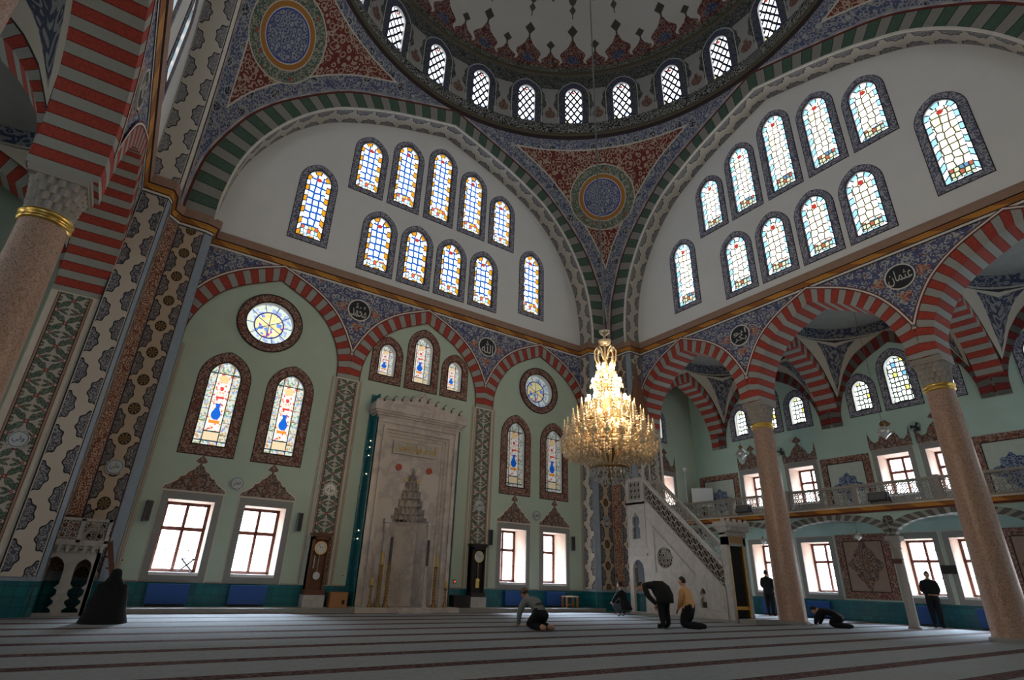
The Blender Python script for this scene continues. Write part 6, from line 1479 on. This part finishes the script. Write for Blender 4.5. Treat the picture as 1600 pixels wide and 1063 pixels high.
# kneeling man in grey going down into prostration
J = dict(pelvis=(0, -.10, .34, (.155, .13)), waist=(0, .02, .46, (.155, .12)), chest=(0, .22, .58, (.17, .12)), neck=(0, .36, .64, .062))
for s, n in ((-1, 'L'), (1, 'R')):
    J['sh'+n] = (s*.20, .26, .60, .068); J['el'+n] = (s*.25, .38, .34, .052); J['wr'+n] = (s*.20, .46, .07, .034); J['hip'+n] = (s*.11, -.11, .30, .11); J['kn'+n] = (s*.15, .16, .09, .085); J['an'+n] = (s*.12, -.24, .07, .046); J['toe'+n] = (s*.13, -.36, .05, .04)
person('man in a grey jumper kneeling and leaning down on his hands, bare feet behind him', (.42, 3.0, 0), radians(8), J, (0, .46, .72), dict(top=GREYK, leg=BLK2, foot=SKIN), headrot=(0, -.7), cap=cloth('striped_cap', (.2, .11, .07)), hands=((-1, (.1, .9, -.12), (0, 0, 1), .15), (1, (-.1, .9, -.12), (0, 0, 1), .15)))
# crouching man in a dark jacket
J = dict(pelvis=(0, -.1, .26, (.15, .13)), waist=(0, -.06, .42, (.15, .12)), chest=(0, .02, .66, (.17, .12)), neck=(0, .06, .82, .062))
for s, n in ((-1, 'L'), (1, 'R')):
    J['sh'+n] = (s*.19, .04, .73, .068); J['el'+n] = (s*.22, .2, .52, .053); J['wr'+n] = (s*.10, .34, .42, .034); J['hip'+n] = (s*.11, -.08, .25, .105); J['kn'+n] = (s*.16, .32, .36, .075); J['an'+n] = (s*.13, .02, .09, .046); J['toe'+n] = (s*.14, .16, .045, .04)
person('man in a dark jacket and grey trousers crouching by the foot of the minbar', (6.72, 6.6, 0), radians(15), J, (0, .1, .97), dict(top=BLK, leg=CHAR, foot=SOCK), headrot=(0, -.1), hands=((-1, (.5, .6, 0), (0, 0, 1), .5), (1, (-.5, .6, 0), (0, 0, 1), .5)), extra=coat_hem(BLK, [(0, -.04, .5, .19, .16), (0, -.12, .24, .22, .2), (0, -.12, .22, .21, .19)]))
# man in black going into prostration by the column
J = dict(pelvis=(0, -.16, .36, (.15, .13)), waist=(0, .0, .44, (.15, .12)), chest=(0, .22, .46, (.17, .12)), neck=(0, .38, .46, .062))
for s, n in ((-1, 'L'), (1, 'R')):
    J['sh'+n] = (s*.2, .30, .44, .07); J['el'+n] = (s*.24, .42, .24, .053); J['wr'+n] = (s*.2, .50, .06, .034); J['hip'+n] = (s*.11, -.17, .31, .11); J['kn'+n] = (s*.14, .08, .09, .085); J['an'+n] = (s*.12, -.36, .07, .046); J['toe'+n] = (s*.13, -.47, .05, .04)
person('man in black on hands and knees between the granite column and the slender column', (10.35, 1.4, 0), radians(12), J, (0, .52, .45), dict(top=BLK, leg=BLK2, foot=BLK2), headrot=(0, -1.1), hands=((-1, (.1, .9, -.12), (0, 0, 1), .15), (1, (-.1, .9, -.12), (0, 0, 1), .15)))
# robed figure kneeling by the pulpit
J = dict(pelvis=(0, -.12, .26, (.18, .16)), waist=(0, -.09, .42, (.17, .14)), chest=(0, -.04, .62, (.18, .125)), neck=(0, .0, .76, .065))
for s, n in ((-1, 'L'), (1, 'R')):
    J['sh'+n] = (s*.2, -.02, .68, .075); J['el'+n] = (s*.25, .1, .42, .06); J['wr'+n] = (s*.12, .24, .30, .036); J['hip'+n] = (s*.12, -.12, .24, .12); J['kn'+n] = (s*.15, .26, .1, .09); J['an'+n] = (s*.12, -.22, .08, .05); J['toe'+n] = (s*.12, -.34, .05, .04)
BLKR = cloth('black_robe', (.006, .006, .007))
person('figure in a long black robe and head covering kneeling by the marble pulpit', (-7.93, 6.35, 0), radians(-5), J, (0, .03, .875), dict(top=BLKR, leg=BLKR, foot=BLKR), hair='none', headrot=(0, -.35), hands=((-1, (.5, .6, -.1), (0, 0, 1), .4), (1, (-.5, .6, -.1), (0, 0, 1), .4)), extra=lambda r, J: (coat_hem(BLKR, [(0, -.02, .74, .15, .12), (0, -.03, .66, .27, .18), (0, -.04, .46, .31, .26), (0, -.04, .22, .35, .36), (0, -.04, .02, .42, .46), (0, -.04, .0, .42, .46)], 'robe')(r, J), coat_hem(BLKR, [(0, -.01, 1.005, .005, .005), (0, -.015, .995, .05, .05), (0, -.02, .96, .09, .09), (0, -.025, .90, .105, .10), (0, -.03, .83, .115, .10), (0, -.03, .76, .16, .13), (0, -.03, .69, .25, .17)], 'head_cloth')(r, J)))
